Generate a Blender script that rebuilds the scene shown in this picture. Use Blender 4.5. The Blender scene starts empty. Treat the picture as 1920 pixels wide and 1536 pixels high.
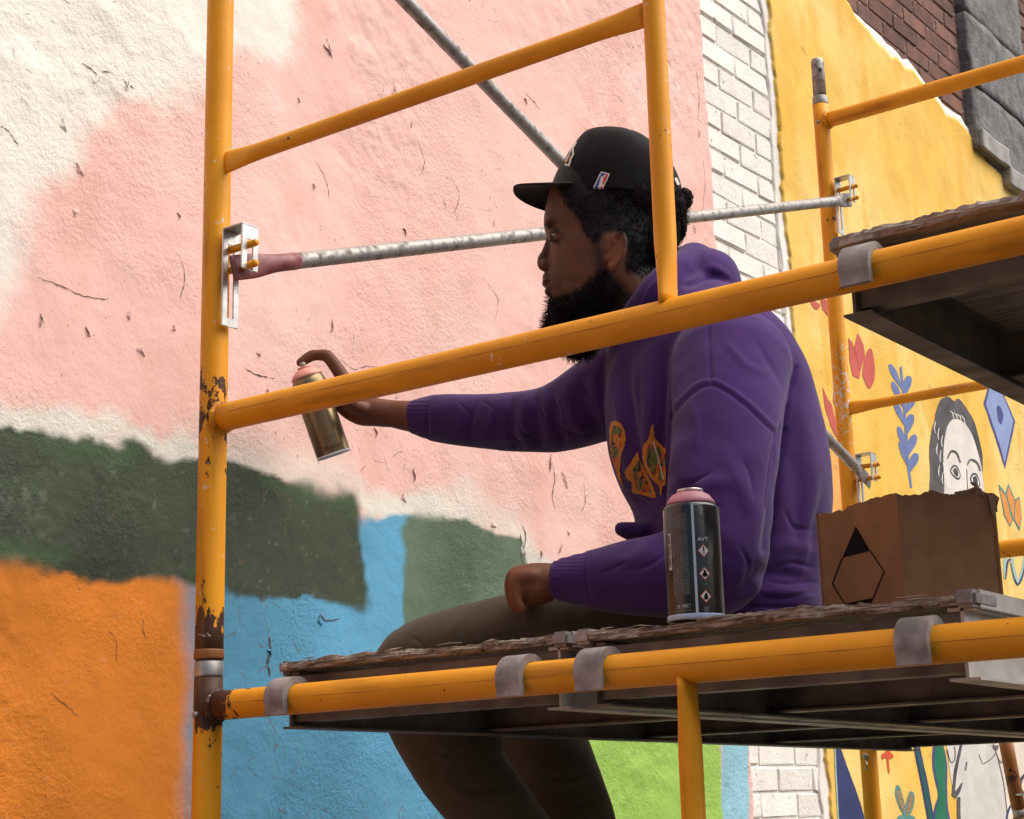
import bpy, bmesh, math, random
import numpy as np
from mathutils import Vector, Matrix
from mathutils.bvhtree import BVHTree

random.seed(7)
rng = np.random.default_rng(11)
scene = bpy.context.scene
COL = scene.collection
G = 1.75                      # ground sits this far below the lower scaffold tube (z = 0 while building)

# ------------------------------------------------------------------ camera
FPX = 3139.66                 # focal length in photograph pixels (1920 wide)
YAW, PITCH, ROLL = 0.6396, 0.2389, -0.0257
CAM = np.array([1.7817, -1.6582, -0.1629])
_cy, _sy, _cp, _sp = math.cos(YAW), math.sin(YAW), math.cos(PITCH), math.sin(PITCH)
CF = np.array([-_sy*_cp, _cy*_cp, _sp]); _r0 = np.array([_cy, _sy, 0.0]); _u0 = np.cross(_r0, CF)
CR = math.cos(ROLL)*_r0 + math.sin(ROLL)*_u0
CU = -math.sin(ROLL)*_r0 + math.cos(ROLL)*_u0
cd = bpy.data.cameras.new('camera'); cam = bpy.data.objects.new('camera', cd); COL.objects.link(cam)
cd.sensor_width = 36.0; cd.lens = FPX/1920*36.0; cd.clip_start = 0.05; cd.clip_end = 600
cam.matrix_world = Matrix(((CR[0], CU[0], -CF[0], CAM[0]), (CR[1], CU[1], -CF[1], CAM[1]),
                           (CR[2], CU[2], -CF[2], CAM[2]+G), (0, 0, 0, 1)))
scene.camera = cam
scene.cycles.max_bounces = 6; scene.cycles.diffuse_bounces = 3; scene.cycles.glossy_bounces = 2; scene.cycles.transmission_bounces = 2

# ------------------------------------------------------------------ sky, sun, exposure
SUN_DIR = Vector((0.62, 0.32, 0.95)).normalized()       # towards the sun
w = bpy.data.worlds.new('World'); scene.world = w; w.use_nodes = True
nt = w.node_tree; nt.nodes.clear()
o_ = nt.nodes.new('ShaderNodeOutputWorld'); b_ = nt.nodes.new('ShaderNodeBackground'); s_ = nt.nodes.new('ShaderNodeTexSky')
s_.sky_type = 'NISHITA'; s_.sun_disc = False
s_.sun_elevation = math.asin(SUN_DIR.z); s_.sun_rotation = math.atan2(SUN_DIR.x, SUN_DIR.y)
s_.air_density = 0.8; s_.dust_density = 3.0; s_.ozone_density = 0.6
b_.inputs['Strength'].default_value = 0.055
nt.links.new(s_.outputs[0], b_.inputs[0]); nt.links.new(b_.outputs[0], o_.inputs[0])
sd = bpy.data.lights.new('sun', 'SUN'); sd.energy = 2.4; sd.angle = math.radians(75); sd.color = (1.0, 0.94, 0.86)
sun = bpy.data.objects.new('sun', sd); COL.objects.link(sun)
sun.rotation_euler = SUN_DIR.to_track_quat('Z', 'Y').to_euler(); sun.location = (3, 3, 8)
vs = scene.view_settings
vs.view_transform = 'Standard'; vs.look = 'None'; vs.gamma = 1.0; vs.exposure = 1.08; vs.use_curve_mapping = False

# ------------------------------------------------------------------ photo pixel -> point helpers
def ray(x, y): return CF + CR*((x-960)/FPX) + CU*((768-y)/FPX)
def onx(x, y, X): d = ray(x, y); return CAM + d*((X-CAM[0])/d[0])
def ony(x, y, Y): d = ray(x, y); return CAM + d*((Y-CAM[1])/d[1])
def onz(x, y, Z): d = ray(x, y); return CAM + d*((Z-CAM[2])/d[2])
FH = np.array([CF[0], CF[1], 0.0]); FH /= np.linalg.norm(FH)
RH = np.array([-FH[1]*-1, -FH[0]*-1, 0.0]); RH = np.array([FH[1], -FH[0], 0.0])   # horizontal picture-right
UPV = np.array([0, 0, 1.0]); QV = -FH                                             # towards the camera
def PP(x, y, D): d = ray(x, y); return CAM + d*(D/(d @ FH))
def pix(P):
    d = np.asarray(P, float) - CAM
    z = d @ CF
    return 960 + FPX*(d @ CR)/z, 768 - FPX*(d @ CU)/z

# ------------------------------------------------------------------ value noise
def _lat(n, seed): return np.random.default_rng(seed).random((n, n))
def noise2(u, v, freq, seed=0):
    L = _lat(128, seed)
    x = np.asarray(u)*freq; y = np.asarray(v)*freq
    xi = np.floor(x).astype(int); yi = np.floor(y).astype(int); fx = x-xi; fy = y-yi
    fx = fx*fx*fx*(fx*(fx*6-15)+10); fy = fy*fy*fy*(fy*(fy*6-15)+10)
    a = L[xi % 128, yi % 128]; b = L[(xi+1) % 128, yi % 128]; c = L[xi % 128, (yi+1) % 128]; d = L[(xi+1) % 128, (yi+1) % 128]
    return (a*(1-fx)+b*fx)*(1-fy)+(c*(1-fx)+d*fx)*fy - 0.5
def noise3(P, freq, seed=0):
    return (noise2(P[:, 0]+3.1, P[:, 1]+P[:, 2]*0.73, freq, seed) + noise2(P[:, 2]+1.7, P[:, 0]*0.61+P[:, 1], freq, seed+1)
            + noise2(P[:, 1]+5.3, P[:, 2]-P[:, 0]*0.5, freq, seed+2))/1.7
def fbm2(u, v, freq, oct_, seed=0, gain=.5):
    s = 0; a = 1
    for i in range(oct_):
        s = s + a*noise2(u, v, freq, seed+i*7); freq *= 2.03; a *= gain
    return s
def sstep(a, b, x):
    t = np.clip((x-a)/(b-a), 0, 1); return t*t*(3-2*t)

# ------------------------------------------------------------------ materials
MATS = {}
def mat(name, c1, c2=None, scale=8, detail=4, rough=.6, rough2=None, metal=0, bump=0, bscale=80, bdist=.002, ramp=(.35, .65),
        spec=.5, sheen=0, attr=None, rnd=0, sss=0, coords='Object', stretch=None):
    m = bpy.data.materials.new(name); m.use_nodes = True; n = m.node_tree.nodes; l = m.node_tree.links
    bs = n['Principled BSDF']
    tc = n.new('ShaderNodeTexCoord'); src = tc.outputs[coords]
    if rnd:
        oi = n.new('ShaderNodeObjectInfo'); ad = n.new('ShaderNodeVectorMath'); ad.operation = 'ADD'
        cx = n.new('ShaderNodeCombineXYZ'); mu = n.new('ShaderNodeMath'); mu.operation = 'MULTIPLY'; mu.inputs[1].default_value = 37.0
        l.new(oi.outputs['Random'], mu.inputs[0]); l.new(mu.outputs[0], cx.inputs[0]); l.new(mu.outputs[0], cx.inputs[2])
        l.new(src, ad.inputs[0]); l.new(cx.outputs[0], ad.inputs[1]); src = ad.outputs[0]
    if stretch:
        mp = n.new('ShaderNodeMapping'); mp.inputs['Scale'].default_value = stretch; l.new(src, mp.inputs[0]); src = mp.outputs[0]
    nz = n.new('ShaderNodeTexNoise'); nz.inputs['Scale'].default_value = scale; nz.inputs['Detail'].default_value = detail
    l.new(src, nz.inputs['Vector'])
    rp = n.new('ShaderNodeMapRange'); rp.inputs['From Min'].default_value = ramp[0]; rp.inputs['From Max'].default_value = ramp[1]
    l.new(nz.outputs['Fac'], rp.inputs['Value'])
    if attr:
        at = n.new('ShaderNodeAttribute'); at.attribute_name = attr
        mx = n.new('ShaderNodeMix'); mx.data_type = 'RGBA'; mx.blend_type = 'MULTIPLY'; mx.inputs['Factor'].default_value = 1
        g = n.new('ShaderNodeMix'); g.data_type = 'RGBA'; g.inputs['A'].default_value = (*c1, 1); g.inputs['B'].default_value = (*(c2 or c1), 1)
        l.new(rp.outputs[0], g.inputs['Factor']); l.new(at.outputs['Color'], mx.inputs['A']); l.new(g.outputs['Result'], mx.inputs['B'])
        col = mx.outputs['Result']
    else:
        g = n.new('ShaderNodeMix'); g.data_type = 'RGBA'; g.inputs['A'].default_value = (*c1, 1); g.inputs['B'].default_value = (*(c2 or c1), 1)
        l.new(rp.outputs[0], g.inputs['Factor']); col = g.outputs['Result']
    if rnd:
        hv = n.new('ShaderNodeHueSaturation'); r2 = n.new('ShaderNodeMapRange')
        r2.inputs['To Min'].default_value = 1-rnd; r2.inputs['To Max'].default_value = 1+rnd
        l.new(oi.outputs['Random'], r2.inputs['Value']); l.new(r2.outputs[0], hv.inputs['Value']); l.new(col, hv.inputs['Color']); col = hv.outputs[0]
    l.new(col, bs.inputs['Base Color'])
    if rough2 is not None:
        r3 = n.new('ShaderNodeMapRange'); r3.inputs['To Min'].default_value = rough; r3.inputs['To Max'].default_value = rough2
        l.new(rp.outputs[0], r3.inputs['Value']); l.new(r3.outputs[0], bs.inputs['Roughness'])
    else: bs.inputs['Roughness'].default_value = rough
    bs.inputs['Metallic'].default_value = metal
    bs.inputs['Specular IOR Level'].default_value = spec
    if sheen: bs.inputs['Sheen Weight'].default_value = sheen; bs.inputs['Sheen Roughness'].default_value = .5
    if sss: bs.inputs['Subsurface Weight'].default_value = sss; bs.inputs['Subsurface Radius'].default_value = (.01, .004, .002); bs.inputs['Subsurface Scale'].default_value = .5
    if bump:
        bz = n.new('ShaderNodeTexNoise'); bz.inputs['Scale'].default_value = bscale; bz.inputs['Detail'].default_value = 6; bz.inputs['Roughness'].default_value = .6
        l.new(src, bz.inputs['Vector'])
        bp = n.new('ShaderNodeBump'); bp.inputs['Strength'].default_value = bump; bp.inputs['Distance'].default_value = bdist
        l.new(bz.outputs['Fac'], bp.inputs['Height']); l.new(bp.outputs[0], bs.inputs['Normal'])
    MATS[name] = m
    return m

def nodes_of(m):
    return m.node_tree.nodes, m.node_tree.links, m.node_tree.nodes['Principled BSDF']

def plaster(name, c1, c2, attr=None, scale=5, crack=True, dirt=(.16, .10, .07), fine=1.0):
    """weathered stucco: stippled bump, hairline flaking cracks with dark exposed edges"""
    m = mat(name, c1, c2, scale=scale, detail=3, rough=.78, attr=attr, bump=0, spec=.25)
    n, l, bs = nodes_of(m)
    geo = n.new('ShaderNodeNewGeometry'); src = geo.outputs['Position']
    def noise(sc, det=5, rg=.55, vec=src):
        z = n.new('ShaderNodeTexNoise'); z.inputs['Scale'].default_value = sc; z.inputs['Detail'].default_value = det; z.inputs['Roughness'].default_value = rg
        l.new(vec, z.inputs['Vector']); return z
    def mrange(s, a, b, c=0., d=1.):
        r = n.new('ShaderNodeMapRange'); r.inputs['From Min'].default_value = a; r.inputs['From Max'].default_value = b
        r.inputs['To Min'].default_value = c; r.inputs['To Max'].default_value = d; l.new(s, r.inputs['Value']); return r.outputs[0]
    def math_(op, a, b=None):
        q = n.new('ShaderNodeMath'); q.operation = op
        for i, s in enumerate((a, b)):
            if s is None: continue
            if isinstance(s, (int, float)): q.inputs[i].default_value = s
            else: l.new(s, q.inputs[i])
        return q.outputs[0]
    # wobble the lookup so that cracks wander
    wb = noise(14, 3); sub = n.new('ShaderNodeVectorMath'); sub.operation = 'SCALE'; sub.inputs['Scale'].default_value = .045
    l.new(wb.outputs['Color'], sub.inputs[0]); ad = n.new('ShaderNodeVectorMath'); ad.operation = 'ADD'
    l.new(src, ad.inputs[0]); l.new(sub.outputs[0], ad.inputs[1])
    vo = n.new('ShaderNodeTexVoronoi'); vo.feature = 'DISTANCE_TO_EDGE'; vo.inputs['Scale'].default_value = 17
    l.new(ad.outputs[0], vo.inputs['Vector'])
    line = mrange(vo.outputs['Distance'], .004, .022, 1, 0)
    ma = n.new('ShaderNodeAttribute'); ma.attribute_name = 'worn'; sx = n.new('ShaderNodeSeparateColor'); l.new(ma.outputs['Color'], sx.inputs[0])
    patch = sx.outputs[0]; b30 = noise(33, 2).outputs['Fac']
    bits = mrange(b30, .52, .60)
    crk = math_('MULTIPLY', math_('MULTIPLY', line, patch), bits)
    # small pocks and flakes
    v2 = n.new('ShaderNodeTexVoronoi'); v2.inputs['Scale'].default_value = 85; v2.inputs['Randomness'].default_value = 1; l.new(ad.outputs[0], v2.inputs['Vector'])
    pk = math_('MULTIPLY', mrange(v2.outputs['Distance'], .10, .28, 1, 0), sx.outputs[1])
    pk = math_('MULTIPLY', pk, mrange(b30, .44, .38))
    dark = math_('MAXIMUM', math_('MULTIPLY', crk, .85), math_('MULTIPLY', pk, .6))
    if crack:
        old = bs.inputs['Base Color'].links[0].from_socket
        mx = n.new('ShaderNodeMix'); mx.data_type = 'RGBA'; mx.inputs['B'].default_value = (*dirt, 1)
        l.new(dark, mx.inputs['Factor']); l.new(old, mx.inputs['A']); l.new(mx.outputs['Result'], bs.inputs['Base Color'])
    h1 = noise(100, 4, .68).outputs['Fac']; h2 = noise(28, 3, .6).outputs['Fac']
    rough_patch = math_('ADD', math_('MULTIPLY', sx.outputs[2], 1.15), .40)
    h = math_('ADD', math_('MULTIPLY', math_('MULTIPLY', h1, 1.1), rough_patch), math_('MULTIPLY', h2, .8))
    bp = n.new('ShaderNodeBump'); bp.inputs['Strength'].default_value = .62*fine; bp.inputs['Distance'].default_value = .0036
    l.new(h, bp.inputs['Height']); l.new(bp.outputs[0], bs.inputs['Normal'])
    return m

def painted_steel(name, c1, c2, wear=1.0, spots=(), streak=(.18, 1, 1.6), smears=()):
    """glossy scaffold enamel with rust chips; spots = (centre, radius) where the paint is badly worn"""
    m = mat(name, c1, c2, scale=9, detail=5, rough=.46, rough2=.58, spec=.30, bump=.10, bscale=140, bdist=.001)
    n, l, bs = nodes_of(m)
    geo = n.new('ShaderNodeNewGeometry'); src = geo.outputs['Position']
    mp = n.new('ShaderNodeMapping'); mp.inputs['Scale'].default_value = (1, 1, .55); l.new(src, mp.inputs[0])
    nz = n.new('ShaderNodeTexNoise'); nz.inputs['Scale'].default_value = 62; nz.inputs['Detail'].default_value = 5; nz.inputs['Roughness'].default_value = .62; l.new(mp.outputs[0], nz.inputs['Vector'])
    big = n.new('ShaderNodeTexNoise'); big.inputs['Scale'].default_value = 6; big.inputs['Detail'].default_value = 3; l.new(src, big.inputs['Vector'])
    cur = None
    def M(op, a, b):
        q = n.new('ShaderNodeMath'); q.operation = op
        for i, s in enumerate((a, b)):
            if isinstance(s, (int, float)): q.inputs[i].default_value = s
            else: l.new(s, q.inputs[i])
        return q.outputs[0]
    base = M('ADD', nz.outputs['Fac'], M('MULTIPLY', M('SUBTRACT', big.outputs['Fac'], .5), .35*wear))
    for c, r, k in spots:
        vm = n.new('ShaderNodeVectorMath'); vm.operation = 'DISTANCE'; l.new(src, vm.inputs[0]); vm.inputs[1].default_value = (c[0], c[1], c[2]+G)
        mr = n.new('ShaderNodeMapRange'); mr.inputs['From Min'].default_value = r; mr.inputs['From Max'].default_value = r*.25
        mr.inputs['To Min'].default_value = 0; mr.inputs['To Max'].default_value = k; l.new(vm.outputs['Value'], mr.inputs['Value'])
        base = M('ADD', base, mr.outputs[0])
    ch = n.new('ShaderNodeMapRange'); ch.inputs['From Min'].default_value = .712; ch.inputs['From Max'].default_value = .730; l.new(base, ch.inputs['Value'])
    old = bs.inputs['Base Color'].links[0].from_socket
    rc = n.new('ShaderNodeMix'); rc.data_type = 'RGBA'; rc.inputs['A'].default_value = (.025, .012, .008, 1); rc.inputs['B'].default_value = (.10, .038, .015, 1); l.new(big.outputs['Fac'], rc.inputs['Factor'])
    mx = n.new('ShaderNodeMix'); mx.data_type = 'RGBA'; l.new(ch.outputs[0], mx.inputs['Factor']); l.new(old, mx.inputs['A']); l.new(rc.outputs['Result'], mx.inputs['B'])
    # flecks and smears of wall paint that landed on the steel
    for c, r, colr, thr in smears:
        vm = n.new('ShaderNodeVectorMath'); vm.operation = 'DISTANCE'; l.new(src, vm.inputs[0]); vm.inputs[1].default_value = (c[0], c[1], c[2]+G)
        mr = n.new('ShaderNodeMapRange'); mr.inputs['From Min'].default_value = r; mr.inputs['From Max'].default_value = 0; mr.inputs['To Max'].default_value = .22; l.new(vm.outputs['Value'], mr.inputs['Value'])
        sz = n.new('ShaderNodeTexNoise'); sz.inputs['Scale'].default_value = 75; sz.inputs['Detail'].default_value = 4; sz.inputs['Distortion'].default_value = 1.2; l.new(src, sz.inputs['Vector'])
        sg = n.new('ShaderNodeMapRange'); sg.inputs['From Min'].default_value = thr; sg.inputs['From Max'].default_value = thr+.03; sg.inputs['To Max'].default_value = .85; l.new(M('ADD', sz.outputs['Fac'], mr.outputs[0]), sg.inputs['Value'])
        sx_ = n.new('ShaderNodeMix'); sx_.data_type = 'RGBA'; sx_.inputs['B'].default_value = (*colr, 1); l.new(sg.outputs[0], sx_.inputs['Factor']); l.new(mx.outputs['Result'], sx_.inputs['A']); mx = sx_
    # long dark scuffs and a grime film
    sc = n.new('ShaderNodeTexNoise'); sc.inputs['Scale'].default_value = 22; sc.inputs['Detail'].default_value = 4
    mp2 = n.new('ShaderNodeMapping'); mp2.inputs['Scale'].default_value = streak; l.new(src, mp2.inputs[0]); l.new(mp2.outputs[0], sc.inputs['Vector'])
    sr = n.new('ShaderNodeMapRange'); sr.inputs['From Min'].default_value = .57; sr.inputs['From Max'].default_value = .74; sr.inputs['To Max'].default_value = .65; l.new(sc.outputs['Fac'], sr.inputs['Value'])
    gx = n.new('ShaderNodeMix'); gx.data_type = 'RGBA'; gx.inputs['B'].default_value = (.22, .075, .006, 1)
    l.new(sr.outputs[0], gx.inputs['Factor']); l.new(mx.outputs['Result'], gx.inputs['A']); l.new(gx.outputs['Result'], bs.inputs['Base Color'])
    return m

WORN = [((-.01, -.01, .095), .10, .34), ((.0, -.01, .03), .07, .30), ((.03, -.01, -.01), .07, .26), ((-.012, -.015, .44), .09, .20),
        ((-.012, -.015, .36), .07, .17), ((0, 0, .068), .03, .35)]
Y2_ = 2.134
painted_steel('scaffold_yellow', (.80, .335, .008), (.70, .275, .006), 1.0, WORN, smears=[((.55, 0, .42), .8, (.66, .60, .55), .885), ((.35, Y2_, .82), .35, (.62, .58, .52), .80), ((1.0, Y2_, .42), .5, (.62, .58, .52), .80)])
painted_steel('scaffold_yellow_post', (.80, .335, .008), (.70, .275, .006), 1.2, WORN, (1.5, 1.5, .12), [((0, Y2_, .86), .20, (.62, .58, .52), .70), ((0, 0, .90), .9, (.70, .62, .55), .885)])
painted_steel('scaffold_rusty', (.30, .115, .03), (.15, .055, .02), 2.4, [((.116, 2.74, -.13), .9, .16)])
mat('galvanised', (.42, .41, .39), (.26, .25, .23), scale=30, rough=.42, rough2=.6, metal=.75, bump=.25, bscale=180, bdist=.0006)
mat('galv_dirty', (.33, .31, .29), (.12, .10, .085), scale=55, detail=9, rough=.45, rough2=.8, metal=.45, bump=.6, bscale=90, bdist=.0016, ramp=(.50, .72))
mat('zinc_bright', (.62, .61, .58), (.45, .44, .41), scale=40, rough=.35, rough2=.5, metal=.7, bump=.12, bscale=200, bdist=.0004)
mat('cast_aluminium', (.34, .31, .30), (.17, .155, .15), scale=34, detail=7, rough=.6, rough2=.75, metal=.35, bump=.45, bscale=160, bdist=.001)
mat('lit_aluminium', (.50, .46, .42), (.34, .31, .28), scale=18, detail=7, rough=.55, rough2=.75, metal=.2, bump=.2, bscale=120, bdist=.0006)  # same metal lightened in colour, so the right rails look lit
mat('aluminium', (.19, .16, .13), (.12, .10, .08), scale=18, detail=7, rough=.55, rough2=.75, metal=.3, bump=.2, bscale=120, bdist=.0006)  # plank metal darkened in colour to deepen the shade under the deck
mat('red_primer', (.16, .030, .032), (.26, .085, .085), scale=40, detail=6, rough=.5, bump=.3, bscale=120, bdist=.001)
mat('old_plywood', (.40, .325, .26), (.12, .085, .060), scale=20, detail=9, rough=.9, bump=.8, bscale=60, bdist=.003, stretch=(1.2, 6, 14), ramp=(.38, .62))
mat('grey_plank', (.40, .34, .29), (.22, .175, .14), scale=16, detail=9, rough=.9, bump=.7, bscale=60, bdist=.002, stretch=(1.2, 5, 14), ramp=(.35, .65))
mat('steel_pin', (.40, .38, .36), (.24, .23, .21), scale=60, rough=.4, metal=.7, bump=.3, bscale=120, bdist=.001)

# ------------------------------------------------------------------ objects
def link(name, me, parent=None, m=None):
    o = bpy.data.objects.new(name, me); COL.objects.link(o)
    if m is not None:
        for k in (m if isinstance(m, (list, tuple)) else [m]): me.materials.append(MATS[k])
    if parent is not None:
        o.parent = parent; o.matrix_parent_inverse = Matrix.Translation(-parent.location) if parent.type == 'EMPTY' else Matrix.Identity(4)
    return o
def thing(name, loc, label, cat, group=None, kind=None):
    o = bpy.data.objects.new(name, None); COL.objects.link(o); o.location = Vector(loc); o.empty_display_size = .1
    tag(o, label, cat, group, kind); return o
def tag(o, label=None, cat=None, group=None, kind=None):
    if label: o['label'] = label
    if cat: o['category'] = cat
    if group: o['group'] = group
    if kind: o['kind'] = kind
    return o
def mesh(name, V, Fc, smooth=True):
    me = bpy.data.meshes.new(name); me.from_pydata([tuple(map(float, v)) for v in V], [], [tuple(map(int, f)) for f in Fc]); me.update()
    if smooth: me.polygons.foreach_set('use_smooth', [True]*len(me.polygons))
    return me
class MB:
    """collects closed shapes into one mesh"""
    def __init__(s): s.V = []; s.F = []; s.M = []; s.n = 0
    def add(s, V, Fc, mi=0):
        s.V.extend([tuple(v) for v in V]); s.F.extend([tuple(i+s.n for i in f) for f in Fc]); s.M.extend([mi]*len(Fc)); s.n += len(V)
    def build(s, name, m=None, parent=None, smooth=True, sharp=None):
        me = mesh(name, s.V, s.F, smooth); o = link(name, me, parent, m)
        if any(s.M): me.polygons.foreach_set('material_index', s.M)
        if sharp and smooth:
            bm = bmesh.new(); bm.from_mesh(me)
            for e in bm.edges:
                if len(e.link_faces) == 2 and e.calc_face_angle(0) > sharp: e.smooth = False
            bm.to_mesh(me); bm.free()
        return o
    def box(s, lo, hi, mi=0, bevel=0.0):
        (x0, y0, z0), (x1, y1, z1) = lo, hi
        if bevel <= 0:
            V = [(x0,y0,z0),(x1,y0,z0),(x1,y1,z0),(x0,y1,z0),(x0,y0,z1),(x1,y0,z1),(x1,y1,z1),(x0,y1,z1)]
            s.add(V, [(0,3,2,1),(4,5,6,7),(0,1,5,4),(1,2,6,5),(2,3,7,6),(3,0,4,7)], mi); return
        bm = bmesh.new(); bmesh.ops.create_cube(bm, size=1)
        for v in bm.verts: v.co = Vector((x0+(v.co.x+.5)*(x1-x0), y0+(v.co.y+.5)*(y1-y0), z0+(v.co.z+.5)*(z1-z0)))
        bmesh.ops.bevel(bm, geom=bm.edges[:], offset=bevel, segments=2, affect='EDGES')
        s.bm(bm, mi)
    def bm(s, bm, mi=0):
        bm.verts.index_update(); s.add([v.co[:] for v in bm.verts], [[v.index for v in f.verts] for f in bm.faces], mi); bm.free()
    def loft(s, rings, mi=0, caps=True, closed=True):
        n = len(rings[0]); V = [p for r in rings for p in r]; Fc = []
        for i in range(len(rings)-1):
            for j in range(n if closed else n-1):
                k = (j+1) % n; Fc.append((i*n+j, i*n+k, (i+1)*n+k, (i+1)*n+j))
        if caps and closed:
            Fc.append(tuple(reversed(range(n)))); Fc.append(tuple((len(rings)-1)*n+j for j in range(n)))
        s.add(V, Fc, mi)
    def tube(s, pts, r, n=20, mi=0, up=(0, 0, 1), caps=True):
        """pts list; r float, list of floats, or list of (side, up) radii"""
        P = [np.array(p, float) for p in pts]; rings = []
        for i, p in enumerate(P):
            a = P[max(i-1, 0)]; b = P[min(i+1, len(P)-1)]; t = b-a; t /= np.linalg.norm(t)
            u = np.array(up, float); sd = np.cross(t, u)
            if np.linalg.norm(sd) < 1e-3: sd = np.cross(t, np.array((1., 0, 0)))
            sd /= np.linalg.norm(sd); u = np.cross(sd, t)
            rr = r[i] if isinstance(r, (list, tuple)) else r
            ra, rb = rr if isinstance(rr, (list, tuple)) else (rr, rr)
            rings.append([p+sd*ra*math.cos(q)+u*rb*math.sin(q) for q in np.linspace(0, 2*math.pi, n, endpoint=False)])
        s.loft(rings, mi, caps)
    def limb(s, nodes, n=20, up=(0, 0, 1), mi=0):
        """rounded limb: nodes (P, r_side, r_up); hemispherical ends; smooth interpolation"""
        P = np.array([k[0] for k in nodes], float); ra = np.array([k[1] for k in nodes]); rb = np.array([k[2] if len(k) > 2 else k[1] for k in nodes])
        if len(P) > 2:
            t = np.arange(len(P)); tt = np.linspace(0, len(P)-1, (len(P)-1)*5+1)
            def cr(A, x):
                i = np.clip(np.floor(x).astype(int), 0, len(P)-2); f = (x-i)
                f = f[:, None] if A.ndim > 1 else f
                p0 = A[np.clip(i-1, 0, None)]; p1 = A[i]; p2 = A[i+1]; p3 = A[np.clip(i+2, None, len(P)-1)]
                return .5*((2*p1)+(-p0+p2)*f+(2*p0-5*p1+4*p2-p3)*f**2+(-p0+3*p1-3*p2+p3)*f**3)
            P, ra, rb = cr(P, tt), cr(ra, tt), cr(rb, tt)
        d0 = P[0]-P[1]; d0 /= np.linalg.norm(d0); d1 = P[-1]-P[-2]; d1 /= np.linalg.norm(d1)
        pts, rad = [], []
        for a in (.98, .85, .6, .3): pts.append(P[0]+d0*min(ra[0], rb[0])*a); k = math.sqrt(1-a*a); rad.append((ra[0]*k, rb[0]*k))
        for p, x, y in zip(P, ra, rb): pts.append(p); rad.append((x, y))
        for a in (.3, .6, .85, .98): pts.append(P[-1]+d1*min(ra[-1], rb[-1])*a); k = math.sqrt(1-a*a); rad.append((ra[-1]*k, rb[-1]*k))
        s.tube(pts, rad, n, mi, up)
    def ell(s, c, ax, n=20, mi=0):
        """ellipsoid at c with three axis vectors"""
        V = []; Fc = []; c = np.array(c, float); A = [np.array(a, float) for a in ax]
        m = n//2
        for i in range(1, m):
            th = math.pi*i/m
            for j in range(n):
                ph = 2*math.pi*j/n; V.append(c+A[0]*math.sin(th)*math.cos(ph)+A[1]*math.sin(th)*math.sin(ph)+A[2]*math.cos(th))
        k = len(V); V.append(c+A[2]); V.append(c-A[2])
        for i in range(m-2):
            for j in range(n): Fc.append((i*n+j, (i+1)*n+j, (i+1)*n+(j+1) % n, i*n+(j+1) % n))
        for j in range(n): Fc.append((k, j, (j+1) % n)); Fc.append((k+1, (m-2)*n+(j+1) % n, (m-2)*n+j))
        s.add(V, Fc, mi)
    def lathe(s, c, axis, prof, n=32, mi=0):
        """prof list of (r, h) from bottom to top, h along axis from c"""
        a = np.array(axis, float); a /= np.linalg.norm(a); u = np.cross(a, (0, 1, 0.02)); u /= np.linalg.norm(u); v = np.cross(a, u); c = np.array(c, float)
        s.loft([[c+a*h+(u*math.cos(q)+v*math.sin(q))*max(r, 1e-5) for q in np.linspace(0, 2*math.pi, n, endpoint=False)] for r, h in prof], mi)
    def prism(s, poly, d, mi=0):
        """poly: list of 3d points (planar), extruded by vector d"""
        n = len(poly); P = [np.array(p, float) for p in poly]; d = np.array(d, float)
        s.add(P+[p+d for p in P], [tuple(reversed(range(n))), tuple(range(n, 2*n))]+[(i, (i+1) % n, n+(i+1) % n, n+i) for i in range(n)], mi)
def fixn(o):
    bm = bmesh.new(); bm.from_mesh(o.data); bmesh.ops.recalc_face_normals(bm, faces=bm.faces[:]); bm.to_mesh(o.data); bm.free(); return o
def lin(r, g, b, k=1.0):
    f = lambda c: ((c/255+.055)/1.055)**2.4 if c > 10.3 else c/255/12.92
    return (f(r)*k, f(g)*k, f(b)*k)

# ================================================================== GROUND
mat('asphalt', (.055, .053, .05), (.035, .034, .033), scale=3, detail=8, rough=.95, bump=.5, bscale=90, bdist=.004)
gb = MB(); gb.add([(-60, -60, -G), (60, -60, -G), (60, 60, -G), (-60, 60, -G)], [(0, 1, 2, 3)])
g_ = gb.build('ground', 'asphalt'); tag(g_, 'dark grey asphalt yard at the foot of the painted wall', 'ground', kind='structure')

# ================================================================== WALL
XW = -.500                                   # brick face
WALL = thing('painted_wall', (XW-.2, 2.5, -G), 'tall stuccoed brick wall painted with a bright mural', 'wall')
def wyz(x, y, X=-.486): p = onx(x, y, X); return p[1], p[2]

plaster('mural_stucco', (1, 1, 1), (.93, .93, .92), attr='mural')
plaster('yellow_stucco', (1, 1, 1), (.90, .87, .80), attr='mural', scale=7, dirt=(.30, .16, .04), fine=.7)
plaster('white_paint', (.80, .765, .71), (.72, .69, .63), scale=9, dirt=(.17, .14, .11), fine=1.1)
mat('white_brick', (.80, .765, .71), (.74, .70, .64), scale=14, detail=6, rough=.8, bump=.8, bscale=70, bdist=.004, rnd=.04, spec=.25)
n_, l_, b_s = nodes_of(MATS['white_brick'])     # chips of bare clay and soot on the painted bricks
tz = n_.new('ShaderNodeNewGeometry'); nz_ = n_.new('ShaderNodeTexNoise'); nz_.inputs['Scale'].default_value = 26; nz_.inputs['Detail'].default_value = 6; nz_.inputs['Roughness'].default_value = .65
l_.new(tz.outputs['Position'], nz_.inputs['Vector']); mr_ = n_.new('ShaderNodeMapRange'); mr_.inputs['From Min'].default_value = .625; mr_.inputs['From Max'].default_value = .68; mr_.inputs['To Max'].default_value = .75
l_.new(nz_.outputs['Fac'], mr_.inputs['Value']); mx_ = n_.new('ShaderNodeMix'); mx_.data_type = 'RGBA'; mx_.inputs['B'].default_value = (.20, .14, .10, 1)
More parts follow.
